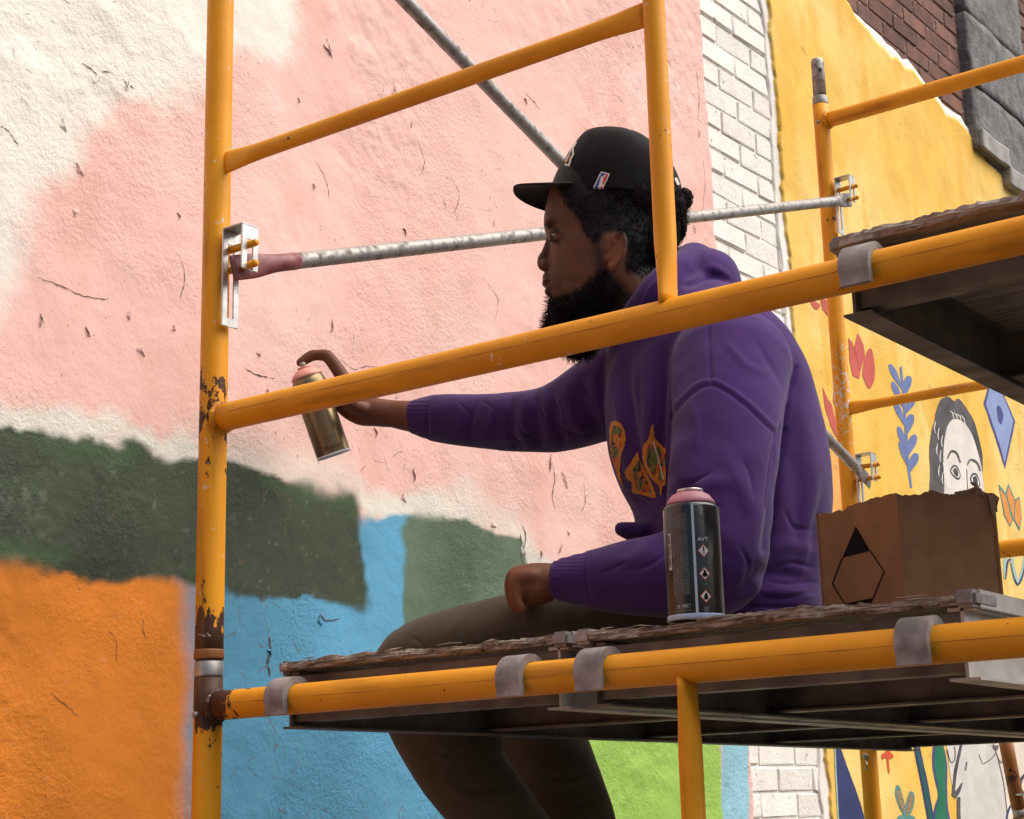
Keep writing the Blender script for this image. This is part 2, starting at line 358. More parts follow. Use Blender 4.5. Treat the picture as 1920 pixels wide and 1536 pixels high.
l_.new(mr_.outputs[0], mx_.inputs['Factor']); l_.new(b_s.inputs['Base Color'].links[0].from_socket, mx_.inputs['A']); l_.new(mx_.outputs['Result'], b_s.inputs['Base Color'])
mat('brown_brick', (.215, .105, .078), (.135, .078, .064), scale=12, detail=7, rough=.9, bump=.8, bscale=80, bdist=.004, rnd=.30, spec=.2)
mat('brick_mortar', (.44, .36, .31), (.34, .28, .24), scale=30, rough=.95, bump=.6, bscale=120, bdist=.003)
mat('grey_stone', (.19, .185, .18), (.10, .097, .095), scale=16, detail=9, rough=.9, bump=1.0, bscale=38, bdist=.010)
mat('ledge_grey', (.36, .345, .32), (.24, .23, .215), scale=12, detail=7, rough=.85, bump=.5, bscale=60, bdist=.004)
mat('plain_backing', (.45, .42, .38), (.38, .35, .31), scale=4, rough=.9)

def grid_panel(name, ys, zs, fx, fcol, m, edge_x=-.512, fy=None):
    """stucco sheet on the grid ys x zs; fx(Y,Z)->x, fcol(Y,Z)->rgb; rim folded back to edge_x"""
    Y, Z = np.meshgrid(ys, zs, indexing='ij')
    if fy is not None: Y, Z = fy(Y, Z)
    X = fx(Y, Z); cols = fcol(Y, Z)
    ny, nz = Y.shape; V = np.stack([X, Y, Z], -1).reshape(-1, 3)
    I = np.arange(ny*nz).reshape(ny, nz)
    Q = np.stack([I[:-1, :-1], I[1:, :-1], I[1:, 1:], I[:-1, 1:]], -1).reshape(-1, 4)
    rim = np.concatenate([I[:, 0], I[-1, 1:], I[-2::-1, -1], I[0, -2:0:-1]]); k = len(rim)
    R = V[rim].copy(); R[:, 0] = edge_x; b0 = len(V)
    V = np.concatenate([V, R]); nx = np.roll(np.arange(k), -1)
    Q2 = np.stack([rim[nx], rim, b0+np.arange(k), b0+nx], -1)
    Q = np.concatenate([Q, Q2])
    me = bpy.data.meshes.new(name); me.vertices.add(len(V)); me.vertices.foreach_set('co', V.ravel())
    me.loops.add(Q.size); me.loops.foreach_set('vertex_index', Q.ravel()); me.polygons.add(len(Q))
    me.polygons.foreach_set('loop_start', np.arange(0, Q.size, 4)); me.update(calc_edges=True); me.validate()
    me.polygons.foreach_set('use_smooth', np.ones(len(me.polygons), bool))
    at = me.color_attributes.new('mural', 'FLOAT_COLOR', 'POINT')
    C4 = np.ones((len(V), 4)); C4[:b0, :3] = cols.reshape(-1, 3); C4[b0:, :3] = cols.reshape(-1, 3)[rim]
    at.data.foreach_set('color', C4.ravel())
    W4 = np.zeros((len(V), 4)); u, v = V[:, 1], V[:, 2]
    W4[:, 0] = sstep(.05, .28, fbm2(u, v, 3.2, 4, 801)); W4[:, 1] = sstep(-.02, .18, fbm2(u, v, 6.5, 4, 811)); W4[:, 2] = sstep(-.18, .30, fbm2(u, v, 4.3, 3, 821))
    me.color_attributes.new('worn', 'FLOAT_COLOR', 'POINT').data.foreach_set('color', W4.ravel())
    return link(name, me, WALL, m)

def sdf(poly, Y, Z):
    """signed distance (negative inside) to polygon in wall coordinates"""
    d = np.full(Y.shape, 1e9); ins = np.zeros(Y.shape, bool); n = len(poly)
    for i in range(n):
        (ay, az), (by, bz) = poly[i], poly[(i+1) % n]
        ey, ez = by-ay, bz-az; wy, wz = Y-ay, Z-az
        t = np.clip((wy*ey+wz*ez)/(ey*ey+ez*ez+1e-12), 0, 1)
        d = np.minimum(d, np.hypot(wy-ey*t, wz-ez*t))
        c = ((az <= Z) & (bz > Z)) | ((az > Z) & (bz <= Z))
        xs = ay+(Z-az)/(ez if abs(ez) > 1e-12 else 1e-12)*ey
        ins ^= c & (Y < xs)
    return np.where(ins, -d, d)
def wpoly(pts): return [wyz(*p) for p in pts]

# --- paint plan of the near panel (pixel outlines laid on the wall plane)
R_WHITE = wpoly([(-900, -1500), (552, -1500), (553, 60), (545, 100), (520, 112), (470, 92), (405, 98), (380, 150), (330, 188), (235, 208), (145, 232), (118, 300), (92, 365), (58, 395), (40, 470), (8, 575), (-60, 640), (-900, 500)])
R_GREEN = wpoly([(-900, 690), (0, 806), (120, 822), (250, 826), (290, 850), (330, 862), (400, 862), (470, 878), (560, 898), (640, 915), (672, 922), (680, 950), (686, 1040), (690, 1128), (684, 1142), (600, 1135), (520, 1122), (420, 1106), (360, 1096), (220, 1082), (60, 1072), (0, 1056), (-900, 930)])
R_HALO = wpoly([(-900, 640), (0, 765), (160, 790), (250, 800), (340, 822), (425, 818), (480, 838), (545, 845), (600, 880), (690, 915), (800, 925), (900, 945), (985, 985), (990, 1020), (760, 1000), (690, 990), (660, 940), (300, 900), (0, 860), (-900, 760)])
R_ORANGE = wpoly([(-900, 900), (0, 1025), (60, 1040), (200, 1050), (330, 1060), (352, 1090), (358, 1300), (360, 1536), (365, 2600), (-900, 2600)])
R_BLUE = wpoly([(325, 1040), (640, 1080), (640, 968), (690, 966), (775, 972), (780, 1160), (1075, 1180), (1080, 1400), (1085, 2600), (330, 2600)])
R_GREEN2 = wpoly([(768, 972), (830, 968), (905, 988), (975, 1008), (985, 1055), (1000, 1160), (1000, 1195), (762, 1195), (757, 1080), (760, 1000)])
R_LIME = wpoly([(1030, 1180), (1352, 1230), (1352, 1400), (1356, 1536), (1362, 2600), (1085, 2600), (1080, 1300)])
R_SKY = wpoly([(1345, 1210), (1400, 1225), (1403, 1400), (1406, 1536), (1412, 2600), (1355, 2600), (1352, 1400)])
R_PATCH = wpoly([(978, 1030), (1060, 1060), (1080, 1200), (985, 1200)])
def fcol_near(Y, Z):
    edge = fbm2(Y, Z, 9, 3, 3)*.050+fbm2(Y, Z, 60, 2, 9)*.012
    c = np.empty(Y.shape+(3,)); pink = np.array((.80, .485, .425)); c[:] = pink
    v = fbm2(Y, Z, 2.1, 4, 40); c *= (1+.10*v)[..., None]
    pale = sstep(.05, .45, fbm2(Y, Z, 3.3, 3, 55)); c = c*(1-pale[..., None]*.35)+np.array((.83, .60, .54))*pale[..., None]*.35
    warm = sstep(.10, .45, fbm2(Y*2.5, Z*.8, 4, 3, 77)); c = c*(1-warm[..., None]*.35)+np.array((.76, .40, .31))*warm[..., None]*.35
    def lay(poly, col, soft, wob=1., var=.06, sd_=0, bias=0):
        nonlocal c
        s = sdf(poly, Y, Z)+edge*wob+bias
        sf = soft*(.45+1.5*sstep(-.25, .30, fbm2(Y, Z, 4, 2, 150+sd_))); a = sstep(1, -1, s/sf)[..., None]
        cc = np.array(col)*(1+var*2*fbm2(Y, Z, 5, 4, 100+sd_))[..., None]
        c = c*(1-a)+cc*a
    lay(R_WHITE, (.80, .745, .665), .022, 1.0, .03, 1)
    lay(R_HALO, (.74, .70, .61), .045, 1.1, .05, 2)
    lay(R_SKY, (.30, .56, .66), .006, .15, .08, 3)
    lay(R_LIME, (.34, .55, .105), .006, .15, .05, 4)
    lay(R_BLUE, (.105, .33, .50), .016, .35, .12, 5)
    lay(R_ORANGE, (.70, .215, .022), .026, .35, .12, 6)
    lay(R_PATCH, (.72, .67, .60), .010, .5, .05, 8)
    lay(R_GREEN, (.052, .068, .042), .013, .55, .25, 7)
    lay(R_GREEN2, (.105, .155, .10), .010, .35, .30, 9)
    # brighter green overspray along the band's lower rim
    s = sdf(R_GREEN, Y, Z)+edge*.5; rim = np.exp(-((s+.018)/.014)**2)*sstep(.0, .25, fbm2(Y, Z, 6, 2, 205)+.12)
    c = c*(1-.5*rim[..., None])+np.array((.06, .125, .045))*.5*rim[..., None]
    # light catching the dark band's ridges, painted on as paler grey, and a little overspray speckle everywhere
    gm = sstep(.01, -.02, sdf(R_GREEN, Y, Z)+edge*.5); rd = sstep(.18, .42, fbm2(Y, Z, 55, 3, 330)+.5*sstep(-.1, .3, fbm2(Y, Z, 4, 3, 300))-.25)*gm
    c = c*(1-.35*rd[..., None])+np.array((.16, .16, .13))*.35*rd[..., None]
    sp0 = sstep(.40, .47, noise2(Y, Z, 95, 210))*sstep(0, .25, fbm2(Y, Z, 3, 2, 212)); c = c*(1-.10*sp0[..., None])+.10*sp0[..., None]*np.array((.75, .68, .60))
    return np.clip(c, .01, .9)
def relief(Y, Z, k=1.0):
    patch = sstep(-.05, .30, fbm2(Y, Z, 3.1, 3, 300))
    return k*(.0048*fbm2(Y, Z, 3.5, 3, 310)+.0030*fbm2(Y, Z, 17, 3, 320)*(.5+patch)+.0016*fbm2(Y, Z, 70, 2, 330)*patch)
def relief_far(Y, Z): return .0036*fbm2(Y+9, Z, 3.5, 3, 310)+.0016*fbm2(Y+9, Z, 15, 2, 320)
ysn = np.concatenate([np.linspace(-4.5, -.35, 40)[:-1], np.arange(-.35, 2.402, .0058)])
zsn = np.concatenate([np.linspace(-G, -.32, 20)[:-1], np.arange(-.32, 2.65, .0058), np.linspace(2.66, 5.2, 30)])
def fy_near(Y, Z):                                   # ragged right-hand edge against the bare pier
    w_ = np.clip((Y-2.30)/.102, 0, 1); lean = -.018*np.clip(Z, -.5, 3)+.028
    return Y+w_*(lean+.016*fbm2(Z, Z*0+.3, 9, 4, 350)), Z
p1 = grid_panel('stucco_panel', ysn, zsn, lambda Y, Z: -.487+relief(Y, Z)+sstep(.0, -.02, sdf(R_GREEN, Y, Z))*.0030*np.abs(fbm2(Y, Z, 40, 3, 345))*sstep(-.15, .2, fbm2(Y, Z, 5, 3, 347)), fcol_near, 'mural_stucco', fy=fy_near)
p1['label'] = 'stippled pink stucco with white, green, blue and orange fields'

# --- yellow panel beyond the pier
def z_top(y): return np.interp(y, [2.8, 3.35, 3.9, 4.5, 5.09, 6.0, 9], [2.72, 2.62, 2.55, 2.46, 2.385, 2.30, 2.2])
def fcol_far(Y, Z):
    c = np.empty(Y.shape+(3,)); c[:] = (.80, .50, .095)
    v = sstep(-.25, .35, fbm2(Y*1.0, Z*.7, 2.6, 4, 400))[..., None]; c = c*(1-v)+np.array((.84, .60, .20))*v
    k = sstep(.12, .42, fbm2(Y*2.6, Z, 5, 4, 420))[..., None]; c = c*(1-.5*k)+np.array((.74, .40, .035))*.5*k
    ed = np.exp(-(np.abs(Y-2.92)/.06)**2)[..., None]*.5; c = c*(1-ed)+np.array((.80, .45, .05))*ed
    tp = np.exp(-((z_top(Y)-Z)/.07)**2)[..., None]*.6; c = c*(1-tp)+np.array((.78, .44, .06))*tp
    # peach wedge low down beside the far scaffold leg
    wd = wpoly([(1560, 800), (1590, 930), (1600, 1100), (1530, 1100)]); a = sstep(.006, -.006, sdf(wd, Y, Z))[..., None]; c = c*(1-a)+np.array((.80, .40, .11))*a
    # cream ground of the figure at the bottom
    cr = wpoly([(1835, 1330), (2100, 1330), (2100, 1800), (1870, 1800), (1850, 1536)]); a = sstep(.004, -.004, sdf(cr, Y, Z))[..., None]; c = c*(1-a)+np.array((.72, .64, .55))*a
    return np.clip(c, .01, .9)
ysf = np.concatenate([np.arange(2.865, 5.6, .011), np.linspace(5.62, 9.5, 40)])
tsf = np.concatenate([np.linspace(0, .34, 8)[:-1], np.linspace(.34, 1, 210)])
def fy_far(Y, T):
    zt = z_top(Y)+.050*fbm2(Y, Y*0+.7, 7, 5, 450)
    Z = -G+T*(zt+G)
    w_ = np.clip((2.96-Y)/.095, 0, 1); lean = -.018*np.clip(Z, -.5, 3)+.028
    return Y+w_*(lean+.034*fbm2(Z, Z*0+.2, 8, 5, 470)+.012*fbm2(Z, Z*0+.6, 55, 2, 475)), Z
p2 = grid_panel('stucco_panel', ysf, tsf, lambda Y, Z: -.485+relief_far(Y, Z), fcol_far, 'yellow_stucco', fy=fy_far)
p2['label'] = 'yellow stucco ground of the mural with a ragged upper edge'
# white base coat peeping out round the yellow
def fy_un(Y, T):
    zt = z_top(Y)+.030+.075*fbm2(Y, Y*0+.1, 5, 5, 500); Z = -G+T*(zt+G)
    w_ = np.clip((2.99-Y)/.16, 0, 1); lean = -.018*np.clip(Z, -.5, 3)+.022
    return Y+w_*(lean-.004+.026*fbm2(Z, Z*0+.9, 10, 5, 520)), Z
p3 = grid_panel('base_coat', np.concatenate([np.arange(2.83, 3.1, .012), np.linspace(3.11, 9.4, 140)]), np.linspace(0, 1, 240), lambda Y, Z: -.4935+relief(Y+3, Z, .5), lambda Y, Z: np.ones(Y.shape+(3,)), 'white_paint', fy=fy_un, edge_x=-.514)
p3['label'] = 'thin white base coat showing round the yellow'

# --- brick courses, each brick its own piece
def brick_mesh(L, H, T, seed):
    r = np.random.default_rng(seed); bm = bmesh.new(); bmesh.ops.create_cube(bm, size=1)
    for v in bm.verts: v.co = Vector((v.co.x*T, v.co.y*L, v.co.z*H))
    bmesh.ops.bevel(bm, geom=[e for e in bm.edges if e.verts[0].co.x > 0 or e.verts[1].co.x > 0], offset=.004, segments=1, affect='EDGES')
    for v in bm.verts: v.co += Vector((r.uniform(-.002, .002), r.uniform(-.003, .003), r.uniform(-.0022, .0022)))
    me = bpy.data.meshes.new('brick'); bm.to_mesh(me); bm.free(); return me
CH = .0717; BL = .212
def lay_bricks(y0, y1, z0, z1, m, xf, seed, skip=None, joint=.010):
    lib = {}
    r = random.Random(seed); row = 0; z = z0
    while z < z1:
        y = y0-(BL/2 if row % 2 else 0)
        while y < y1:
            a, b = max(y, y0), min(y+BL, y1)
            if b-a > .035 and not (skip and skip((a+b)/2, z+CH/2)):
                key = (round(b-a, 2), r.randrange(3))
                if key not in lib:
                    lib[key] = brick_mesh(key[0]-joint, CH-joint, .05, seed*10+len(lib)); lib[key].materials.append(MATS[m])
                o = bpy.data.objects.new('brick', lib[key]); COL.objects.link(o); o.parent = WALL; o.matrix_parent_inverse = Matrix.Translation(-WALL.location)
                o.location = (xf-.025+r.uniform(-.0022, .0022), (a+b)/2, z+CH/2); o.rotation_euler = (r.uniform(-.012, .012), 0, r.uniform(-.01, .01))
            y += BL
        z += CH; row += 1
lay_bricks(2.395, 2.925, -.40, 2.80, 'white_brick', XW+.0015, 3, joint=.007)
def sk(y, z):
    if z+CH/2 < z_top(y)-.02: return True
    px, py = pix((XW, y, z)); return px > 2060 or py < -160
PIL = (wyz(1790, 0, XW)[0], wyz(1893, 0, XW)[0])
lay_bricks(2.93, PIL[0]-.01, 2.33, 3.75, 'brown_brick', XW, 5, sk)
lay_bricks(PIL[1]+.01, 6.4, 2.26, 3.75, 'brown_brick', XW, 6, sk)
wb = MB(); wb.box((-.85, -4.5, -G), (-.5042, 2.93, 5.2)); wb.build('pier_mortar', 'white_paint', WALL, smooth=False)['label'] = 'white painted backing and joints of the bare brick pier'
n_, l_, b_s = nodes_of(MATS['brick_mortar'])          # courses too far up or along to show as single bricks carry on as a pattern
tc_ = n_.new('ShaderNodeTexCoord'); sp_ = n_.new('ShaderNodeSeparateXYZ'); cb_ = n_.new('ShaderNodeCombineXYZ'); bt_ = n_.new('ShaderNodeTexBrick')
l_.new(tc_.outputs['Object'], sp_.inputs[0]); l_.new(sp_.outputs[1], cb_.inputs[0]); l_.new(sp_.outputs[2], cb_.inputs[1]); l_.new(cb_.outputs[0], bt_.inputs['Vector'])
bt_.inputs['Scale'].default_value = 1; bt_.inputs['Brick Width'].default_value = BL; bt_.inputs['Row Height'].default_value = CH; bt_.inputs['Mortar Size'].default_value = .005
bt_.inputs['Color1'].default_value = (.215, .105, .078, 1); bt_.inputs['Color2'].default_value = (.135, .078, .064, 1)
mo_ = b_s.inputs['Base Color'].links[0].from_socket; l_.new(mo_, bt_.inputs['Mortar']); l_.new(bt_.outputs['Color'], b_s.inputs['Base Color'])
wb = MB(); wb.box((-.85, 2.9301, -G), (-.5052, 14, 5.2)); wb.build('mortar_bed', 'brick_mortar', WALL, smooth=False)['label'] = 'pale mortar joints between the brown bricks'

# grey stone pilaster with rough face and sloping ledge stones at its foot
def stone(name, y0, y1, z0, z1, x0, x1, seed, amp=.012, n=(14, 50)):
    bm = bmesh.new(); bmesh.ops.create_cube(bm, size=1)
    bmesh.ops.subdivide_edges(bm, edges=bm.edges[:], cuts=9, use_grid_fill=True)
    for v in bm.verts: v.co = Vector((x0+(v.co.x+.5)*(x1-x0), y0+(v.co.y+.5)*(y1-y0), z0+(v.co.z+.5)*(z1-z0)))
    P = np.array([v.co[:] for v in bm.verts]); d = noise3(P, 9, seed)*amp+noise3(P, 31, seed+4)*amp*.4
    for v, q in zip(bm.verts, d): v.co += Vector((1, .25, .15))*float(q)
    me = bpy.data.meshes.new(name); bm.to_mesh(me); bm.free(); me.polygons.foreach_set('use_smooth', [True]*len(me.polygons))
    return link(name, me, WALL, 'grey_stone' if amp > .01 else 'ledge_grey')
zs_ = [2.41, 2.70, 3.02, 3.36, 3.72, 4.1]
for i in range(5): stone('pilaster_stone', PIL[0], PIL[1], zs_[i]+.004, zs_[i+1]-.004, -.55, -.462+.004*(i % 2), 600+i)
for i, (a, b) in enumerate([(4.56, 4.86), (4.865, 5.2), (5.205, 5.6)]): stone('ledge_stone', a, b, z_top(a)-.035-.03*i, z_top(a)+.045-.03*i, -.52, -.445, 640+i, .008)

# --- painted motifs on the yellow: thin coats laid on the stucco
def paint(name, col, c2=None):
    plaster(name, col, c2 or tuple(k*.86 for k in col), scale=11, crack=False, fine=.6)
paint('paint_red', (.55, .105, .085)); paint('paint_blue', (.145, .20, .40)); paint('paint_charcoal', (.055, .052, .055), (.12, .11, .11)); paint('paint_skin', (.72, .66, .60))
paint('paint_kite', (.26, .33, .55)); paint('paint_indigo', (.07, .075, .24)); paint('paint_orange', (.74, .28, .06)); paint('paint_teal', (.09, .26, .24)); paint('paint_navy', (.035, .045, .14))
paint('paint_green', (.02, .165, .085)); paint('paint_deepgreen', (.02, .10, .10)); paint('paint_vermilion', (.66, .10, .03)); paint('paint_shirt', (.62, .585, .545)); paint('paint_aqua', (.36, .52, .45)); paint('paint_lilac', (.60, .58, .64))
mat('paint_glitter', (.42, .27, .12), (.16, .09, .04), scale=170, detail=2, rough=.5, bump=.6, bscale=200, bdist=.002)
LAYER = [0]
def smooth_closed(pts, sub=5):
    P = np.array(pts, float); n = len(P); out = []
    for i in range(n):
        p0, p1, p2, p3 = P[(i-1) % n], P[i], P[(i+1) % n], P[(i+2) % n]
        for k in range(sub):
            f = k/sub; out.append(.5*((2*p1)+(-p0+p2)*f+(2*p0-5*p1+4*p2-p3)*f*f+(-p0+3*p1-3*p2+p3)*f**3))
    return out
def motif(name, shapes, parent_label=None):
    """shapes: list of (material, pixel outline, level, smooth)"""
    objs = []
    for m, pts, lev, sm in shapes:
        q = [tuple(p) for p in (smooth_closed(pts) if sm else pts)]
        X = -.485; Q = [(onx(px, py, X)[1], onx(px, py, X)[2]) for px, py in q]
        A = np.array(Q); st_ = .0032
        y0, z0 = A.min(0)-st_; y1, z1 = A.max(0)+st_
        ys = np.arange(y0, y1+st_, st_*1.3); zs = np.arange(z0, z1+st_, st_); Y, Z = np.meshgrid(ys, zs, indexing='ij')
        wob = .0016*noise2(Y, Z, 90, 5)+.001*noise2(Y, Z, 260, 6)
        S = sdf(Q, Y, Z)+wob
        # pull the outermost ring of nodes onto the outline so that the edge stays clean
        k = (S > 0) & (S < st_*1.25); gy, gz = np.gradient(S, ys[1]-ys[0], zs[1]-zs[0]); Yp = Y-np.where(k, gy*S, 0); Zp = Z-np.where(k, gz*S, 0)
        use = S < st_*1.25; idx = -np.ones(Y.shape, int); F_ = []; V_ = []
        inside = (S[:-1, :-1] < 0) | (S[1:, :-1] < 0) | (S[1:, 1:] < 0) | (S[:-1, 1:] < 0)
        for a, c in zip(*np.nonzero(inside)):
            cell = []
            for aa, cc in ((a, c), (a+1, c), (a+1, c+1), (a, c+1)):
                if not use[aa, cc]: continue
                if idx[aa, cc] < 0:
                    idx[aa, cc] = len(V_); y_, z_ = Yp[aa, cc], Zp[aa, cc]
                    V_.append((y_, z_))
                cell.append(int(idx[aa, cc]))
            if len(cell) >= 3: F_.append(cell)
        if not F_: continue
        V_ = np.array(V_); xs = -.485+relief_far(V_[:, 0], V_[:, 1])+.0013+.0005*lev
        objs.append(link(name, mesh(name, np.stack([xs, V_[:, 0], V_[:, 1]], 1), F_), WALL, m))
    return objs
def stroke(pts, wd):
    """brush stroke outline from a centre line with a width (or widths) in pixels"""
    P = np.array(pts, float); n = len(P); W = np.interp(np.linspace(0, 1, n), np.linspace(0, 1, len(wd)), wd) if isinstance(wd, (list, tuple)) else np.full(n, wd)
    T = np.gradient(P, axis=0); T /= np.linalg.norm(T, axis=1)[:, None]+1e-9; N = np.stack([-T[:, 1], T[:, 0]], 1)
    return [tuple(p) for p in P+N*W[:, None]/2]+[tuple(p) for p in (P-N*W[:, None]/2)[::-1]]
def curve(pts, sub=6):
    P = np.array(pts, float); n = len(P); out = []
    for i in range(n-1):
        p0, p1, p2, p3 = P[max(i-1, 0)], P[i], P[i+1], P[min(i+2, n-1)]
        for k in range(sub):
            f = k/sub; out.append(.5*((2*p1)+(-p0+p2)*f+(2*p0-5*p1+4*p2-p3)*f*f+(-p0+3*p1-3*p2+p3)*f**3))
    out.append(P[-1]); return out
def st(m, pts, wd, lev=1): return (m, stroke(curve(pts), wd), lev, False)
# tulips
motif('painted_tulip', [('paint_red', [(1590, 633), (1598, 643), (1613, 700), (1610, 711), (1598, 705), (1593, 680)], 0, False),
    ('paint_red', [(1608, 624), (1619, 648), (1622, 668), (1613, 697), (1601, 650)], 0, False),
    ('paint_red', [(1625, 660), (1634, 655), (1640, 690), (1638, 715), (1629, 729), (1621, 715), (1617, 697)], 0, True)])
motif('painted_tulip', [('paint_red', [(1541, 725), (1550, 745), (1559, 760), (1571, 812), (1569, 822), (1557, 800), (1546, 765)], 0, False),
    ('paint_red', [(1562, 735), (1572, 728), (1574, 790), (1561, 752)], 0, False)])
motif('painted_tulip', [('paint_red', [(1518, 562), (1530, 566), (1538, 572), (1534, 580), (1526, 578)], 0, True), ('paint_red', [(1539, 562), (1552, 562), (1554, 594), (1543, 580)], 0, False)])
# blue sprig: stem and leaves
sp = [st('paint_blue', [(1688, 688), (1692, 730), (1697, 790), (1701, 850), (1708, 915)], [4, 5, 5, 6, 4], 0)]
def leaf(x0, y0, x1, y1, wd):
    dx, dy = x1-x0, y1-y0; L = math.hypot(dx, dy); nx, ny = -dy/L*wd*.62, dx/L*wd*.62; f = lambda t, s: (x0+dx*t+nx*s, y0+dy*t+ny*s)
    return ('paint_blue', smooth_closed([f(0, 0), f(.35, .7), f(.7, 1), f(.95, .6), f(1, 0), f(.95, -.6), f(.7, -1), f(.35, -.7)], 4), 0, False)
for (x0, y0, x1, y1, wd) in [(1690, 730, 1667, 683, 9), (1694, 745, 1704, 705, 12), (1693, 765, 1672, 716, 9), (1697, 800, 1676, 752, 9), (1698, 775, 1712, 745, 12), (1700, 815, 1709, 777, 12), (1701, 850, 1683, 800, 9), (1702, 855, 1715, 815, 12), (1705, 880, 1686, 828, 8), (1706, 885, 1718, 850, 12)]: sp.append(leaf(x0, y0, x1, y1, wd))
motif('painted_sprig', sp)
# woman's head drawn in charcoal and white
face = [('paint_charcoal', [(1746, 812), (1752, 790), (1757, 765), (1765, 748), (1778, 744), (1788, 752), (1798, 748), (1812, 765), (1826, 790), (1834, 820), (1841, 850), (1842, 890), (1838, 960), (1750, 960), (1744, 880), (1742, 845)], 0, True),
        ('paint_skin', [(1769, 840), (1776, 800), (1788, 786), (1806, 792), (1822, 815), (1836, 860), (1842, 900), (1842, 960), (1776, 960), (1770, 900)], 1, True)]
for a in [[(1776, 860), (1783, 847), (1793, 850), (1800, 868)], [(1813, 872), (1820, 862), (1832, 870), (1837, 884)]]: face.append(st('paint_charcoal', a, [2, 5, 3], 2))
for cx, cy in [(1790, 886), (1827, 901)]:
    face += [('paint_charcoal', [(cx-9, cy-4), (cx-3, cy-14), (cx+5, cy-10), (cx+10, cy+8), (cx+4, cy+14), (cx-5, cy+6)], 2, True), ('paint_skin', [(cx-7, cy-3), (cx-2, cy-10), (cx+4, cy-7), (cx+8, cy+7), (cx+3, cy+10), (cx-4, cy+4)], 3, True),
             ('paint_charcoal', [(cx-4, cy-5), (cx+2, cy-8), (cx+5, cy), (cx+4, cy+8), (cx-2, cy+4)], 4, True)]
face += [st('paint_charcoal', [(1812, 880), (1813, 910), (1816, 940)], 1.5, 2)]
for k in range(9): x0 = 1750+k*2.2+(k % 3)*1.5; y0 = 790+(k*41) % 110; face.append(st('yellow_streak' if False else 'paint_skin', [(x0+4, y0), (x0+2, y0+12), (x0+3, y0+22)], [1, 2, 1], 1))
for k in range(4): face.append(st('paint_skin', [(1780+k*7, 770+k*3), (1786+k*7, 776+k*3), (1788+k*7, 786+k*3)], [1, 2, 1], 1))
motif('painted_portrait', face)
motif('painted_kite', [('paint_indigo', [(1853, 722), (1874, 722), (1903, 790), (1884, 880), (1844, 757)], 0, False), ('paint_kite', [(1856, 720), (1872, 722), (1899, 790), (1883, 868), (1848, 758)], 1, False), ('paint_indigo', [(1868, 765), (1874, 762), (1880, 780), (1876, 796), (1870, 788)], 2, True)])
motif('painted_tulip', [('paint_teal', [(1871, 907), (1884, 925), (1890, 906), (1902, 937), (1911, 931), (1915, 970), (1911, 996), (1899, 975), (1893, 988), (1881, 965)], 0, False),
    ('paint_orange', [(1873, 917), (1884, 930), (1897, 978), (1891, 984), (1883, 965)], 1, False), ('paint_orange', [(1890, 913), (1901, 940), (1899, 974), (1886, 927)], 1, False), ('paint_orange', [(1903, 940), (1910, 935), (1914, 970), (1910, 990), (1901, 974)], 1, False)])
motif('painted_scroll', [st('paint_aqua', [(1890, 1040), (1884, 1050), (1883, 1085)], [4, 7, 4], 0), st('paint_navy', [(1894, 1048), (1888, 1056), (1884, 1086)], [3, 4, 2], 1), st('paint_aqua', [(1897, 1045), (1900, 1070), (1908, 1092), (1916, 1078), (1921, 1040)], [5, 8, 9, 7, 4], 0), st('paint_navy', [(1895, 1056), (1900, 1080), (1908, 1096), (1917, 1080), (1923, 1046)], [1, 2, 4, 3, 2], 1)])
# lower register
motif('painted_drape', [('paint_navy', [(1563, 1360), (1574, 1398), (1600, 1470), (1622, 1536), (1640, 1640), (1570, 1640), (1574, 1536), (1566, 1450)], 0, False), st('paint_aqua', [(1564, 1400), (1568, 1470), (1573, 1560)], 2.5, 1)])
motif('painted_poppy', [('paint_vermilion', [(1664, 1407), (1672, 1412), (1676, 1420), (1667, 1424), (1662, 1421), (1655, 1424), (1653, 1416), (1659, 1411)], 0, True), st('paint_vermilion', [(1664, 1420), (1666, 1435), (1667, 1450)], [3, 4, 2], 0)])
motif('painted_leaf', [('paint_teal', smooth_closed([(1681, 1473), (1688, 1478), (1696, 1510), (1697, 1532), (1686, 1515), (1678, 1490)]), 0, False), ('paint_glitter', smooth_closed([(1683, 1479), (1688, 1485), (1695, 1510), (1694, 1524), (1687, 1511), (1681, 1492)]), 1, False),
    ('paint_teal', smooth_closed([(1706, 1484), (1714, 1492), (1710, 1520), (1698, 1536), (1697, 1512)]), 0, False), ('paint_glitter', smooth_closed([(1706, 1490), (1711, 1496), (1707, 1518), (1698, 1532), (1700, 1512)]), 1, False),
    ('paint_teal', smooth_closed([(1682, 1532), (1700, 1528), (1716, 1534), (1718, 1560), (1680, 1560)]), 0, False)])
motif('painted_stem', [st('paint_navy', [(1714, 1380), (1722, 1420), (1735, 1480), (1748, 1560)], [10, 12, 13, 13], 0), st('paint_deepgreen', [(1714, 1380), (1722, 1420), (1735, 1480), (1748, 1560)], [4, 6, 7, 7], 1)])
gr = [(1752, 1380), (1748, 1430), (1752, 1460), (1758, 1490), (1752, 1512), (1747, 1545), (1748, 1600), (1786, 1600), (1782, 1545), (1776, 1510), (1775, 1480), (1776, 1440), (1770, 1405), (1764, 1380)]
motif('painted_figure', [('paint_indigo', gr, 0, True), ('paint_green', [((x-1763)*.74+1763, y) for x, y in gr], 1, True)])
